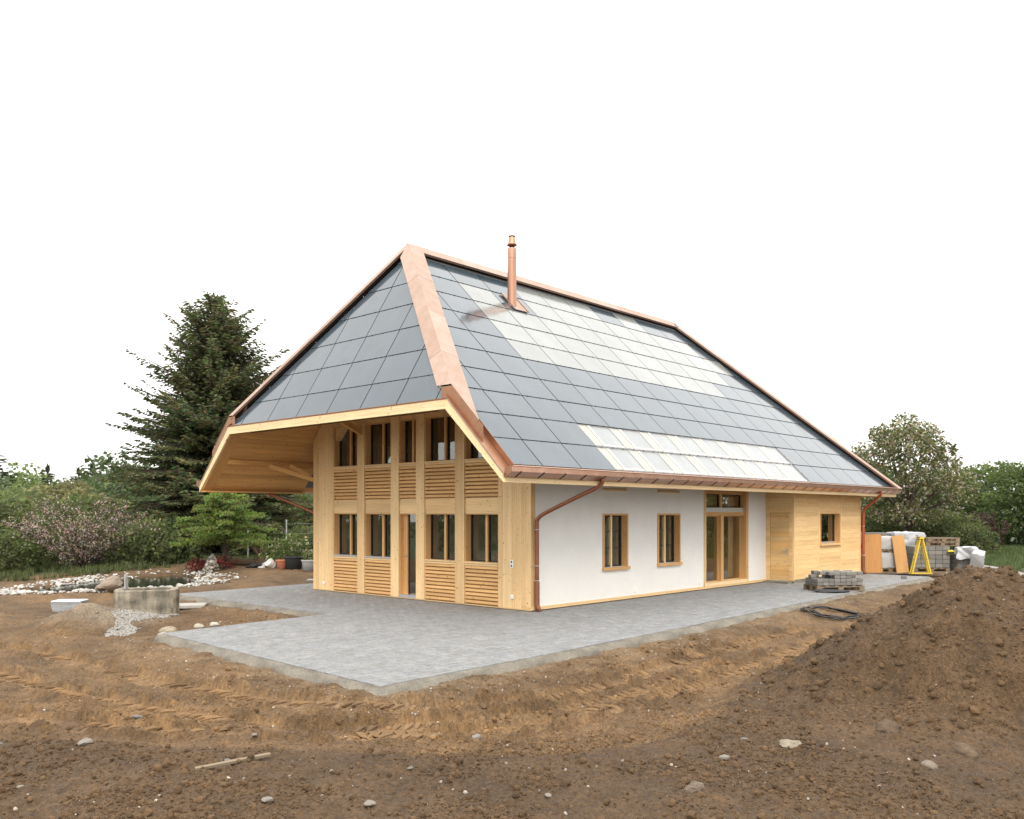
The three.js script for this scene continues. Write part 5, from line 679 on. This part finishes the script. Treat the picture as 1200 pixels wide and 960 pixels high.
// ------------------------------------------------------------------ trees and shrubs
const leafMat = (rough = 1, tr = 0.3) => new THREE.MeshPhysicalMaterial({ vertexColors: true, roughness: rough, transmission: tr, thickness: 0, side: THREE.DoubleSide, specularIntensity: 0.4 });
M.leaf = leafMat(1, 0.5); M.needle = leafMat(1, 0.3);
M.bark = new THREE.MeshStandardMaterial({ color: new THREE.Color().setRGB(0.085, 0.065, 0.048), roughness: 1, bumpMap: rep(noiseMap, 0.5), bumpScale: 0.02 });
class Leaves { // small folded leaf faces collected into one crown
  constructor() { this.p = []; this.c = []; }
  add(x, y, z, dx, dy, dz, len, wid, r, col) { // a leaf from (x,y,z) along d
    const l = Math.hypot(dx, dy, dz) || 1; dx /= l; dy /= l; dz /= l; let ax = r() - 0.5, ay = r() - 0.5, az = r() - 0.5, sx = dy * az - dz * ay, sy = dz * ax - dx * az, sz = dx * ay - dy * ax; const sl = Math.hypot(sx, sy, sz) || 1; sx /= sl; sy /= sl; sz /= sl;
    const nx = dy * sz - dz * sy, ny = dz * sx - dx * sz, nz = dx * sy - dy * sx, h = len * 0.5, f = wid * 0.22, mx = x + dx * h, my = y + dy * h, mz = z + dz * h, ex = x + dx * len, ey = y + dy * len, ez = z + dz * len;
    const A = [mx + sx * wid + nx * f, my + sy * wid + ny * f, mz + sz * wid + nz * f], Bq = [mx - sx * wid + nx * f, my - sy * wid + ny * f, mz - sz * wid + nz * f];
    this.p.push(x, y, z, ...A, ex, ey, ez, x, y, z, ex, ey, ez, ...Bq); for (let i = 0; i < 6; i++) this.c.push(col[0], col[1], col[2]);
  }
  geo() { const g = new THREE.BufferGeometry(); g.setAttribute('position', new THREE.Float32BufferAttribute(this.p, 3)); g.setAttribute('color', new THREE.Float32BufferAttribute(this.c, 3)); g.computeVertexNormals(); return g; }
}
function broadleaf(o) { // o: seed, h, r, trunk, clumps, per, leaf, cols (list of colours), spread
  const r = rng(o.seed), g = new THREE.Group(), L = new Leaves(), limbs = [], top = o.h, cy = (o.base ?? 0.28) * top, CH = top - cy;
  limbs.push(tube([V3(0, -0.6, 0), V3(0.02 * top * (r() - 0.5), cy * 0.6, 0.02 * top * (r() - 0.5)), V3(0.05 * top * (r() - 0.5), cy + CH * 0.45, 0.05 * top * (r() - 0.5))], [o.trunk, o.trunk * 0.75, o.trunk * 0.3], 7));
  for (let k = 0; k < o.clumps; k++) {
    const a = k * 2.4 + r() * 0.8, u = (k + 0.5) / o.clumps, el = Math.pow(u, 0.8), prof = Math.sin(Math.PI * (0.12 + 0.84 * el)) ** 0.65, q = Math.sqrt(0.25 + 0.75 * r()), R = o.r * prof * q * (0.85 + 0.35 * r()), cx = Math.cos(a) * R, cz = Math.sin(a) * R, y = cy + CH * (0.04 + 0.9 * el) + (r() - 0.5) * CH * 0.12, cr = o.r * (o.cl ?? 0.34) * (0.7 + 0.6 * r());
    if (k % 3 === 0) limbs.push(tube([V3(0, cy * 0.8 + CH * 0.3 * el, 0), V3(cx * 0.5, (cy + y) / 2 + CH * 0.05, cz * 0.5), V3(cx, y, cz)], [o.trunk * 0.35, o.trunk * 0.2, o.trunk * 0.06], 5));
    const tone = 0.75 + 0.5 * r(), col = pick(o.cols, r);
    for (let i = 0; i < o.per; i++) { const th = r() * 6.283, ph = Math.acos(2 * r() - 1), d = cr * Math.cbrt(0.15 + 0.85 * r()), x = cx + d * Math.sin(ph) * Math.cos(th), yy = y + d * Math.cos(ph) * 0.8, z = cz + d * Math.sin(ph) * Math.sin(th), t = tone * (0.72 + 0.56 * r()), c = o.alt && r() < o.alt[0] ? o.alt[1].map((v) => v * (0.7 + 0.5 * r())) : col.map((v) => v * t), s = o.leaf * (0.6 + 0.8 * r()); L.add(x, yy, z, x - cx + (r() - 0.5) * cr, (r() - 0.65) * cr * 1.2, z - cz + (r() - 0.5) * cr, s, s * 0.42, r, c); }
  }
  const t = new THREE.Mesh(merge(limbs), M.bark); t.name = 'trunk'; const c = new THREE.Mesh(L.geo(), M.leaf); c.name = 'crown'; for (const m of [t, c]) { m.castShadow = m.receiveShadow = true; g.add(m); } return g;
}
function spruce(o) { // o: seed, h, r, whorl, step, cols, shape
  const r = rng(o.seed), g = new THREE.Group(), L = new Leaves();
  const trunk = tube([V3(0, -0.5, 0), V3(0, o.h * 0.5, 0), V3(0, o.h * 0.985, 0)], [o.h * 0.02, o.h * 0.012, 0.015], 8), limbs = [trunk];
  for (let y = o.low ?? 0.7; y < o.h * 0.985; y += o.step * (0.7 + 0.6 * r())) {
    const t = 1 - y / o.h, R = o.r * Math.min(1, t ** (o.pow ?? 0.62)) * (0.62 + 0.42 * r()) * (y < 1.6 ? 0.8 : 1); const n = Math.max(4, Math.round(o.whorl * (0.45 + 0.55 * t)));
    for (let k = 0; k < n; k++) {
      const az = r() * 6.283, len = Math.max(0.28, R * (0.7 + 0.5 * r())), ca = Math.cos(az), sa = Math.sin(az), rise = (o.rise ?? 0.25) * (1 - t) + 0.05, droop = (0.16 + 0.22 * t) * (0.7 + 0.6 * r()), col = pick(o.cols, r), tone = 0.75 + 0.5 * r();
      const P = (q) => [ca * len * q, y + len * (rise * q - droop * q * q * 1.4 + 0.22 * q ** 4), sa * len * q]; if (o.limb !== false) limbs.push(tube([0, 0.5, 0.97].map((q) => V3(...P(q))), [0.02 + 0.012 * len, 0.012 + 0.005 * len, 0.004], 4, false));
      const stepQ = o.sprig / len;
      for (let q = 0.12; q <= 1.0; q += stepQ * (0.7 + 0.6 * r())) { const [px, py, pz] = P(q), side = Math.max(0.1, (1 - q) * 0.62 * Math.min(1, len * 0.6) + 0.12); for (const sg of [-1, 1]) { const sp = side * (0.6 + 0.7 * r()), dx = ca * 0.75 - sa * sg * 0.8, dz = sa * 0.75 + ca * sg * 0.8, dy = -0.18 - 0.3 * r(); const m = Math.max(1, Math.round(sp / (o.needle * 0.75))); for (let i = 0; i < m; i++) { const f = i * sp / m, c = col.map((v) => v * tone * (0.7 + 0.6 * r())), s = o.needle * (0.75 + 0.5 * r()); L.add(px + dx * f, py + dy * f, pz + dz * f, dx + (r() - 0.5) * 0.7, dy + (r() - 0.35) * 0.8, dz + (r() - 0.5) * 0.7, s, s * 0.17, r, c); } } }
    }
  }
  for (let k = 0; k < 26; k++) L.add((r() - 0.5) * 0.06, o.h * (0.94 + 0.05 * r()), (r() - 0.5) * 0.06, (r() - 0.5), 1 + r(), (r() - 0.5), o.needle * 1.3, o.needle * 0.2, r, pick(o.cols, r));
  const t = new THREE.Mesh(merge(limbs), M.bark); t.name = 'trunk'; const c = new THREE.Mesh(L.geo(), M.needle); c.name = 'crown'; for (const m of [t, c]) { m.castShadow = m.receiveShadow = true; g.add(m); } return g;
}
const put = (g, name, label, category, x, z, turn = 0, group, dy = 0, s = 1) => { g.name = numbered(name); g.position.set(x, ground(x, z, false) + dy, z); g.rotation.y = turn; if (s !== 1) g.scale.setScalar(s); scene.add(g); return tag(g, label, category, group); };
const clonePut = (src, x, z, turn, s, top) => { const c = copyOf(src, x, ground(x, z, false), z, turn, s); if (top !== undefined) c.position.y = top; return c; };
put(spruce({ seed: 41, h: 11.7, r: 5.7, whorl: 15, step: 0.155, sprig: 0.08, needle: 0.25, pow: 0.66, rise: 0.75, cols: [[0.08, 0.1, 0.036], [0.095, 0.106, 0.04], [0.066, 0.087, 0.033], [0.108, 0.11, 0.043]] }), 'spruce_tree', 'tall dark spruce tree behind the garden pond', 'spruce tree', 6.17, -24.2, 0.4);
console.log('spruce');
{ // small larch with level tiers of bright foliage
  const r = rng(53), g = new THREE.Group(), L = new Leaves(), limbs = [tube([V3(0, -0.2, 0), V3(0.05, 1.0, 0.02), V3(-0.04, 1.9, 0), V3(0, 2.75, 0)], [0.1, 0.075, 0.05, 0.012], 8)];
  for (let k = 0; k < 46; k++) { const u = k / 45, y = 0.85 + 1.85 * u, len = (2.15 - 1.5 * u) * (0.6 + 0.5 * r()), az = k * 2.4 + r(), ca = Math.cos(az), sa = Math.sin(az), P = (q) => [ca * len * q, y + len * (0.06 * q - 0.07 * q * q), sa * len * q]; limbs.push(tube([0, 0.5, 1].map((q) => V3(...P(q))), [0.025, 0.014, 0.005], 4, false)); const tone = 0.8 + 0.45 * r();
    for (let q = 0.15; q < 1.02; q += 0.055 / Math.max(0.6, len) ) { const [px, py, pz] = P(q), w = 0.38 * (1.1 - q * 0.6); for (let i = 0; i < 9; i++) { const o = (r() - 0.5) * 2 * w, c = [0.17, 0.23, 0.05].map((v) => v * tone * (0.7 + 0.6 * r())); L.add(px - sa * o, py + (r() - 0.45) * 0.1 - 0.06 * Math.abs(o), pz + ca * o, r() - 0.5, (r() - 0.3) * 0.8, r() - 0.5, 0.11, 0.035, r, c); } } }
  for (const [n, ge, m] of [['trunk', merge(limbs), M.bark], ['crown', L.geo(), M.leaf]]) { const q = new THREE.Mesh(ge, m); q.name = n; q.castShadow = q.receiveShadow = true; g.add(q); }
  put(g, 'larch_tree', 'small bright green larch in front of the dark spruce', 'larch tree', 2.5, -16.83);
}
function blossomShrub(o) { const r = rng(o.seed), g = new THREE.Group(), L = new Leaves(), limbs = [];
  for (let k = 0; k < o.stems; k++) { const az = k * 2.4 + r(), lean = 0.15 + 0.85 * Math.sqrt((k + 0.5) / o.stems), len = o.h * (0.75 + 0.35 * r()) * (lean > 0.7 ? 0.95 : 1), ca = Math.cos(az), sa = Math.sin(az), P = (q) => V3(ca * lean * o.r * q ** 0.9, len * (q - 0.32 * lean * q * q), sa * lean * o.r * q ** 0.9); limbs.push(tube([0, 0.35, 0.7, 1].map(P), [o.w, o.w * 0.6, o.w * 0.35, 0.004], 5, false));
    for (let j = 0; j < o.twigs; j++) { const q = 0.1 + 0.9 * r(), b = P(q), tx = r() - 0.5 + ca * 0.4, ty = r() * 0.9 - 0.15, tz = r() - 0.5 + sa * 0.4, tl = o.tw * (0.5 + r()) , l = Math.hypot(tx, ty, tz); limbs.push(tube([b, V3(b.x + tx / l * tl, b.y + ty / l * tl, b.z + tz / l * tl)], [0.009, 0.003], 3, false)); for (let i = 0; i < o.per; i++) { const f = r() * 1.1 * tl, s = o.leaf * (0.6 + 0.8 * r()), c = (r() < o.green ? pick(o.greens, r) : pick(o.cols, r)).map((v) => v * (0.75 + 0.5 * r())); L.add(b.x + tx / l * f + (r() - 0.5) * o.fuzz, b.y + ty / l * f + (r() - 0.5) * o.fuzz, b.z + tz / l * f + (r() - 0.5) * o.fuzz, r() - 0.5, r() - 0.4, r() - 0.5, s, s * 0.5, r, c); } } }
  for (const [n, ge, m] of [['trunk', merge(limbs), M.bark], ['crown', L.geo(), M.leaf]]) { const q = new THREE.Mesh(ge, m); q.name = n; q.castShadow = q.receiveShadow = true; g.add(q); } return g; }
put(blossomShrub({ seed: 61, stems: 30, h: 2.7, r: 2.5, w: 0.03, twigs: 26, tw: 0.5, per: 12, leaf: 0.06, fuzz: 0.16, green: 0.45, greens: [[0.07, 0.085, 0.03], [0.1, 0.1, 0.045], [0.12, 0.085, 0.05]], cols: [[0.5, 0.41, 0.34], [0.42, 0.33, 0.26], [0.56, 0.48, 0.42], [0.3, 0.22, 0.16]] }), 'apple_tree', 'bushy apple tree covered in pale pink blossom behind the pond', 'apple tree', -0.6, -21.6);
put(broadleaf({ seed: 67, h: 6.75, r: 2.9, trunk: 0.2, clumps: 100, per: 135, leaf: 0.14, cl: 0.2, cols: [[0.125, 0.14, 0.045], [0.14, 0.145, 0.052], [0.1, 0.118, 0.038], [0.155, 0.148, 0.062]], base: 0.2, alt: [0.24, [0.46, 0.42, 0.31]] }), 'fruit_tree', 'old fruit tree in cream blossom behind the stacked building materials', 'fruit tree', 32.27, -3.13);
console.log('blossom');
const greens = [[0.16, 0.205, 0.07], [0.18, 0.22, 0.076], [0.14, 0.185, 0.065]], darks = [[0.1, 0.14, 0.055], [0.088, 0.128, 0.052], [0.11, 0.15, 0.06]], olive = [[0.205, 0.21, 0.085], [0.215, 0.195, 0.09], [0.185, 0.195, 0.076]];
const woodLabel = ['light green broadleaf tree in the wood beyond the garden', 'dark green broadleaf tree in the wood beyond the garden', 'olive green broadleaf tree in the wood beyond the garden', 'dark spruce standing up out of the wood beyond the garden'];
const protos = [broadleaf({ seed: 201, h: 15, r: 4.6, trunk: 0.28, clumps: 46, per: 105, leaf: 0.42, cols: greens, base: 0.16 }), broadleaf({ seed: 203, h: 15, r: 4.4, trunk: 0.28, clumps: 46, per: 105, leaf: 0.4, cols: darks, base: 0.14 }), broadleaf({ seed: 205, h: 15, r: 4.8, trunk: 0.28, clumps: 46, per: 105, leaf: 0.42, cols: olive, base: 0.16 }), spruce({ seed: 207, h: 18, r: 4.2, whorl: 9, step: 0.38, sprig: 0.28, needle: 0.5, pow: 0.75, rise: 0.2, limb: false, cols: [[0.028, 0.04, 0.022], [0.034, 0.045, 0.024]] })];
const names = ['broadleaf_tree', 'broadleaf_tree', 'broadleaf_tree', 'forest_spruce'];
{ // the wood: rows of trees along the slope below the garden
  const r = rng(211), list = [], row = (d, t0, t1, step, h0, h1, kinds) => { for (let t = t0; t < t1; t += step * (0.75 + 0.5 * r())) { const dd = d + (r() - 0.5) * 8; list.push([-13.6 + 0.737 * dd + 0.676 * t, 11.94 - 0.676 * dd + 0.737 * t, mix(h0, h1, r()), pick(kinds, r)]); } };
  row(58, -40, -12, 5.2, 4.5, 6.2, [0, 0, 2]); row(70, -52, -14, 5.6, 8.5, 11, [0, 1, 2]); row(84, -58, -17, 6.2, 13, 15.5, [0, 1, 1, 2]); row(100, -68, -20, 6.6, 15.5, 17.5, [0, 1, 2, 0]); row(116, -74, -24, 7.5, 17, 19, [1, 0, 1]);
  for (const t of [-66, -59.5, -55.6, -53.8]) list.push([-13.6 + 0.737 * 112 + 0.676 * t, 11.94 - 0.676 * 112 + 0.737 * t, 17.6 + 1.2 * r() + (t < -65 ? 2 : 0), 3]);
  for (const [x, z, h] of [[-62, -66, 17], [-50, -72, 17], [-40, -74, 18], [-30, -78, 18], [-20, -80, 17], [-70, -52, 15], [-8, -82, 17], [-56, -54, 12], [-36, -62, 13]]) list.push([x, z, h, pick([0, 1, 2], r)]);
  const used = [0, 0, 0, 0];
  for (const [x, z, h, k] of list) { const s = h / (k === 3 ? 18 : 15), wd = k === 3 ? 1.3 : 0.95, sv = V3(s * (wd + 0.35 * r()), s, s * (wd + 0.35 * r())); if (!used[k]++) { put(protos[k], names[k], woodLabel[k], 'tree', x, z, r() * 6, 'trees of the wood below the garden'); protos[k].scale.copy(sv); } else { const c = copyOf(protos[k], x, ground(x, z, false), z, r() * 6, sv); } }
  console.log('wood', list.length);
}
{ // hedge trees behind the meadow, and shrubs
  const hedge = broadleaf({ seed: 231, h: 6, r: 2.9, trunk: 0.13, clumps: 60, per: 130, leaf: 0.21, cols: [[0.11, 0.155, 0.045], [0.125, 0.17, 0.05], [0.095, 0.14, 0.042]], base: 0.04, cl: 0.3 });
  const H = [[50.8, -3.6, 0.86], [45.4, -0.7, 0.82], [53.4, -6.7, 0.72], [44.4, 1.9, 0.86], [47.7, -9.9, 0.85], [46.5, -5.2, 0.78], [49.5, -12.5, 0.9], [52, 1.5, 1.0], [43, 5.5, 1.0], [44, 9.5, 1.05], [43, 14, 1.0], [42, 19, 1.1], [40, 24, 1.0], [37, 29, 1.1], [52, -16, 1.0]];
  H.forEach(([x, z, s], i) => { if (!i) put(hedge, 'hedge_tree', 'dense green hedgerow tree at the back of the meadow', 'tree', x, z, 0, 'hedgerow trees behind the meadow', 0, s); else clonePut(hedge, x, z, i * 1.3, s); });
  for (const o of scene.children) if (/^hedge_tree/.test(o.name)) o.userData.label = o.position.z < -4 ? 'dense hedgerow tree showing behind the cream-blossomed fruit tree' : o.position.z < 3 ? 'dense green hedgerow tree beyond the meadow beside the reddish shrub' : 'hedgerow tree at the far side of the meadow past the gravel path';
  const bush = broadleaf({ seed: 233, h: 1.6, r: 1.25, trunk: 0.04, clumps: 30, per: 95, leaf: 0.12, cols: [[0.095, 0.13, 0.043], [0.115, 0.15, 0.047], [0.13, 0.145, 0.055]], base: 0.02, cl: 0.36 });
  const S = [[1.6, -21.0, 1.0], [3.0, -22.2, 1.15], [0.6, -24.0, 1.1], [-2.6, -22.8, 0.9], [8.6, -22.5, 1.0], [7.8, -19.6, 0.8], [9.6, -18.4, 0.95], [6.9, -21.3, 0.9], [10.8, -20.2, 1.3], [-4.4, -21.5, 0.8], [4.8, -26.5, 1.2], [12.6, -17.0, 1.2], [2.0, -27.5, 1.6], [-1.5, -27, 1.7], [-5, -26, 1.6], [9, -27, 1.8], [13, -24, 2.0]];
  S.forEach(([x, z, s], i) => { if (!i) put(bush, 'garden_shrub', 'low green shrub along the end of the garden', 'shrub', x, z, 0, 'green shrubs at the end of the garden', 0, s); else clonePut(bush, x, z, i * 1.9, s); });
  for (const o of scene.children) if (/^garden_shrub/.test(o.name)) o.userData.label = o.position.x > 6.5 && o.position.z > -23 ? 'green shrub growing along the wire fence' : o.position.z > -24.5 ? 'low green shrub behind the pond near the apple tree' : 'taller green shrub on the slope behind the dark spruce';
  const mb = bush.clone(); put(mb, 'meadow_shrub', 'yellowish green shrub at the edge of the meadow under the fruit tree', 'shrub', 34.7, -1.9, 1, 'shrubs under the fruit tree', 0, 1.2); for (const [x, z, s] of [[36.1, -3.4, 1.25], [34.2, -5.4, 1.3], [35.6, -7.6, 1.4], [33.5, -8.8, 1.2], [33.6, -0.6, 0.9]]) clonePut(mb, x, z, x, s);
  put(broadleaf({ seed: 241, h: 2.0, r: 1.1, trunk: 0.04, clumps: 26, per: 80, leaf: 0.12, cols: [[0.075, 0.04, 0.03], [0.06, 0.045, 0.03]], base: 0.03 }), 'copper_shrub', 'dark reddish shrub beside the meadow', 'shrub', 36.9, -1.0);
  const red = broadleaf({ seed: 243, h: 0.5, r: 0.36, trunk: 0.012, clumps: 12, per: 40, leaf: 0.06, cols: [[0.2, 0.02, 0.022], [0.14, 0.03, 0.022], [0.06, 0.06, 0.025]], base: 0.05 });
  put(red, 'red_plant', 'small plant with red leaves beside the stone cairn', 'plant', 1.75, -17.5, 0, 'red-leaved plants by the cairn'); clonePut(red, 2.35, -16.5, 2, 1.0); clonePut(red, 1.95, -17.3, 4, 0.85);
  const pl = broadleaf({ seed: 245, h: 0.75, r: 0.5, trunk: 0.012, clumps: 16, per: 50, leaf: 0.08, cols: [[0.09, 0.13, 0.03], [0.11, 0.13, 0.04]], base: 0.05, alt: [0.1, [0.6, 0.58, 0.4]] });
  put(pl, 'pot_plant', 'leafy green plant growing out of the black pot', 'plant', 3.17, -13.43, 0, null, 0.4); const p2 = pl.clone(); put(p2, 'garden_plant', 'yellow-green flowering plant behind the pots', 'plant', 3.5, -14.6, 2, null, 0, 1.3); const p3 = pl.clone(); put(p3, 'tub_plant', 'small plant in the grey tub by the timber gable', 'plant', 3.23, -12.6, 3, null, 0.3, 0.5);
}
{ // meadow grass
  const b = []; const r = rng(251); for (let k = 0; k < 7; k++) { const a = r() * 6.28, x = (r() - 0.5) * 0.25, z = (r() - 0.5) * 0.25, h = 0.7 + 0.5 * r(), lx = Math.cos(a) * 0.35, lz = Math.sin(a) * 0.35, w = 0.05; b.push(x - Math.sin(a) * w, 0, z + Math.cos(a) * w, x + Math.sin(a) * w, 0, z - Math.cos(a) * w, x + lx, h, z + lz); }
  const g = new THREE.BufferGeometry(); g.setAttribute('position', new THREE.Float32BufferAttribute(b, 3)); g.computeVertexNormals();
  scatter('meadow_grass', 'tufts of meadow grass beyond the gravel path', 'grass', g, new THREE.MeshStandardMaterial({ color: 0xffffff, roughness: 1, side: THREE.DoubleSide }), 26000, 252, (q) => { const x = 24 + q() * 26, z = -14 + q() * 30; if (lineDist(x, z, [[19, 4.2], [22.8, 3.2], [26, 0.9], [30, -3.5], [36, -11]])[0] < 1.0 || lineDist(x, z, [[19, 4.2], [22.8, 3.2], [26, 0.9], [30, -3.5], [36, -11]])[2] < 0 && false) return null; const s = 0.09 + 0.13 * q(); return [x, ground(x, z, false) - 0.01, z, s * 1.2, s, s * 1.2001]; }, (q) => { const k = 0.7 + 0.6 * q(); return [0.075 * k, 0.105 * k, 0.034 * k]; });
  scatter('bank_grass', 'rough grass and weeds behind the garden soil', 'grass', g, new THREE.MeshStandardMaterial({ color: 0xffffff, roughness: 1, side: THREE.DoubleSide }), 9000, 254, (q) => { const x = -8 + q() * 26, z = -19 - q() * 12; if (fbm(x * 0.5, z * 0.5, 2, 255) < 0.4) return null; const s = 0.12 + 0.2 * q(); return [x, ground(x, z, false) - 0.01, z, s * 1.2, s, s * 1.2001]; }, (q) => { const k = 0.7 + 0.6 * q(); return [0.08 * k, 0.1 * k, 0.035 * k]; });
}
//@@END2
{ let n = 0; scene.traverse((o) => { if (o.isMesh && !o.isInstancedMesh) n += (o.geometry.index ?? o.geometry.attributes.position).count / 3; }); console.log('triangles', n); }
renderer.render(scene, camera);
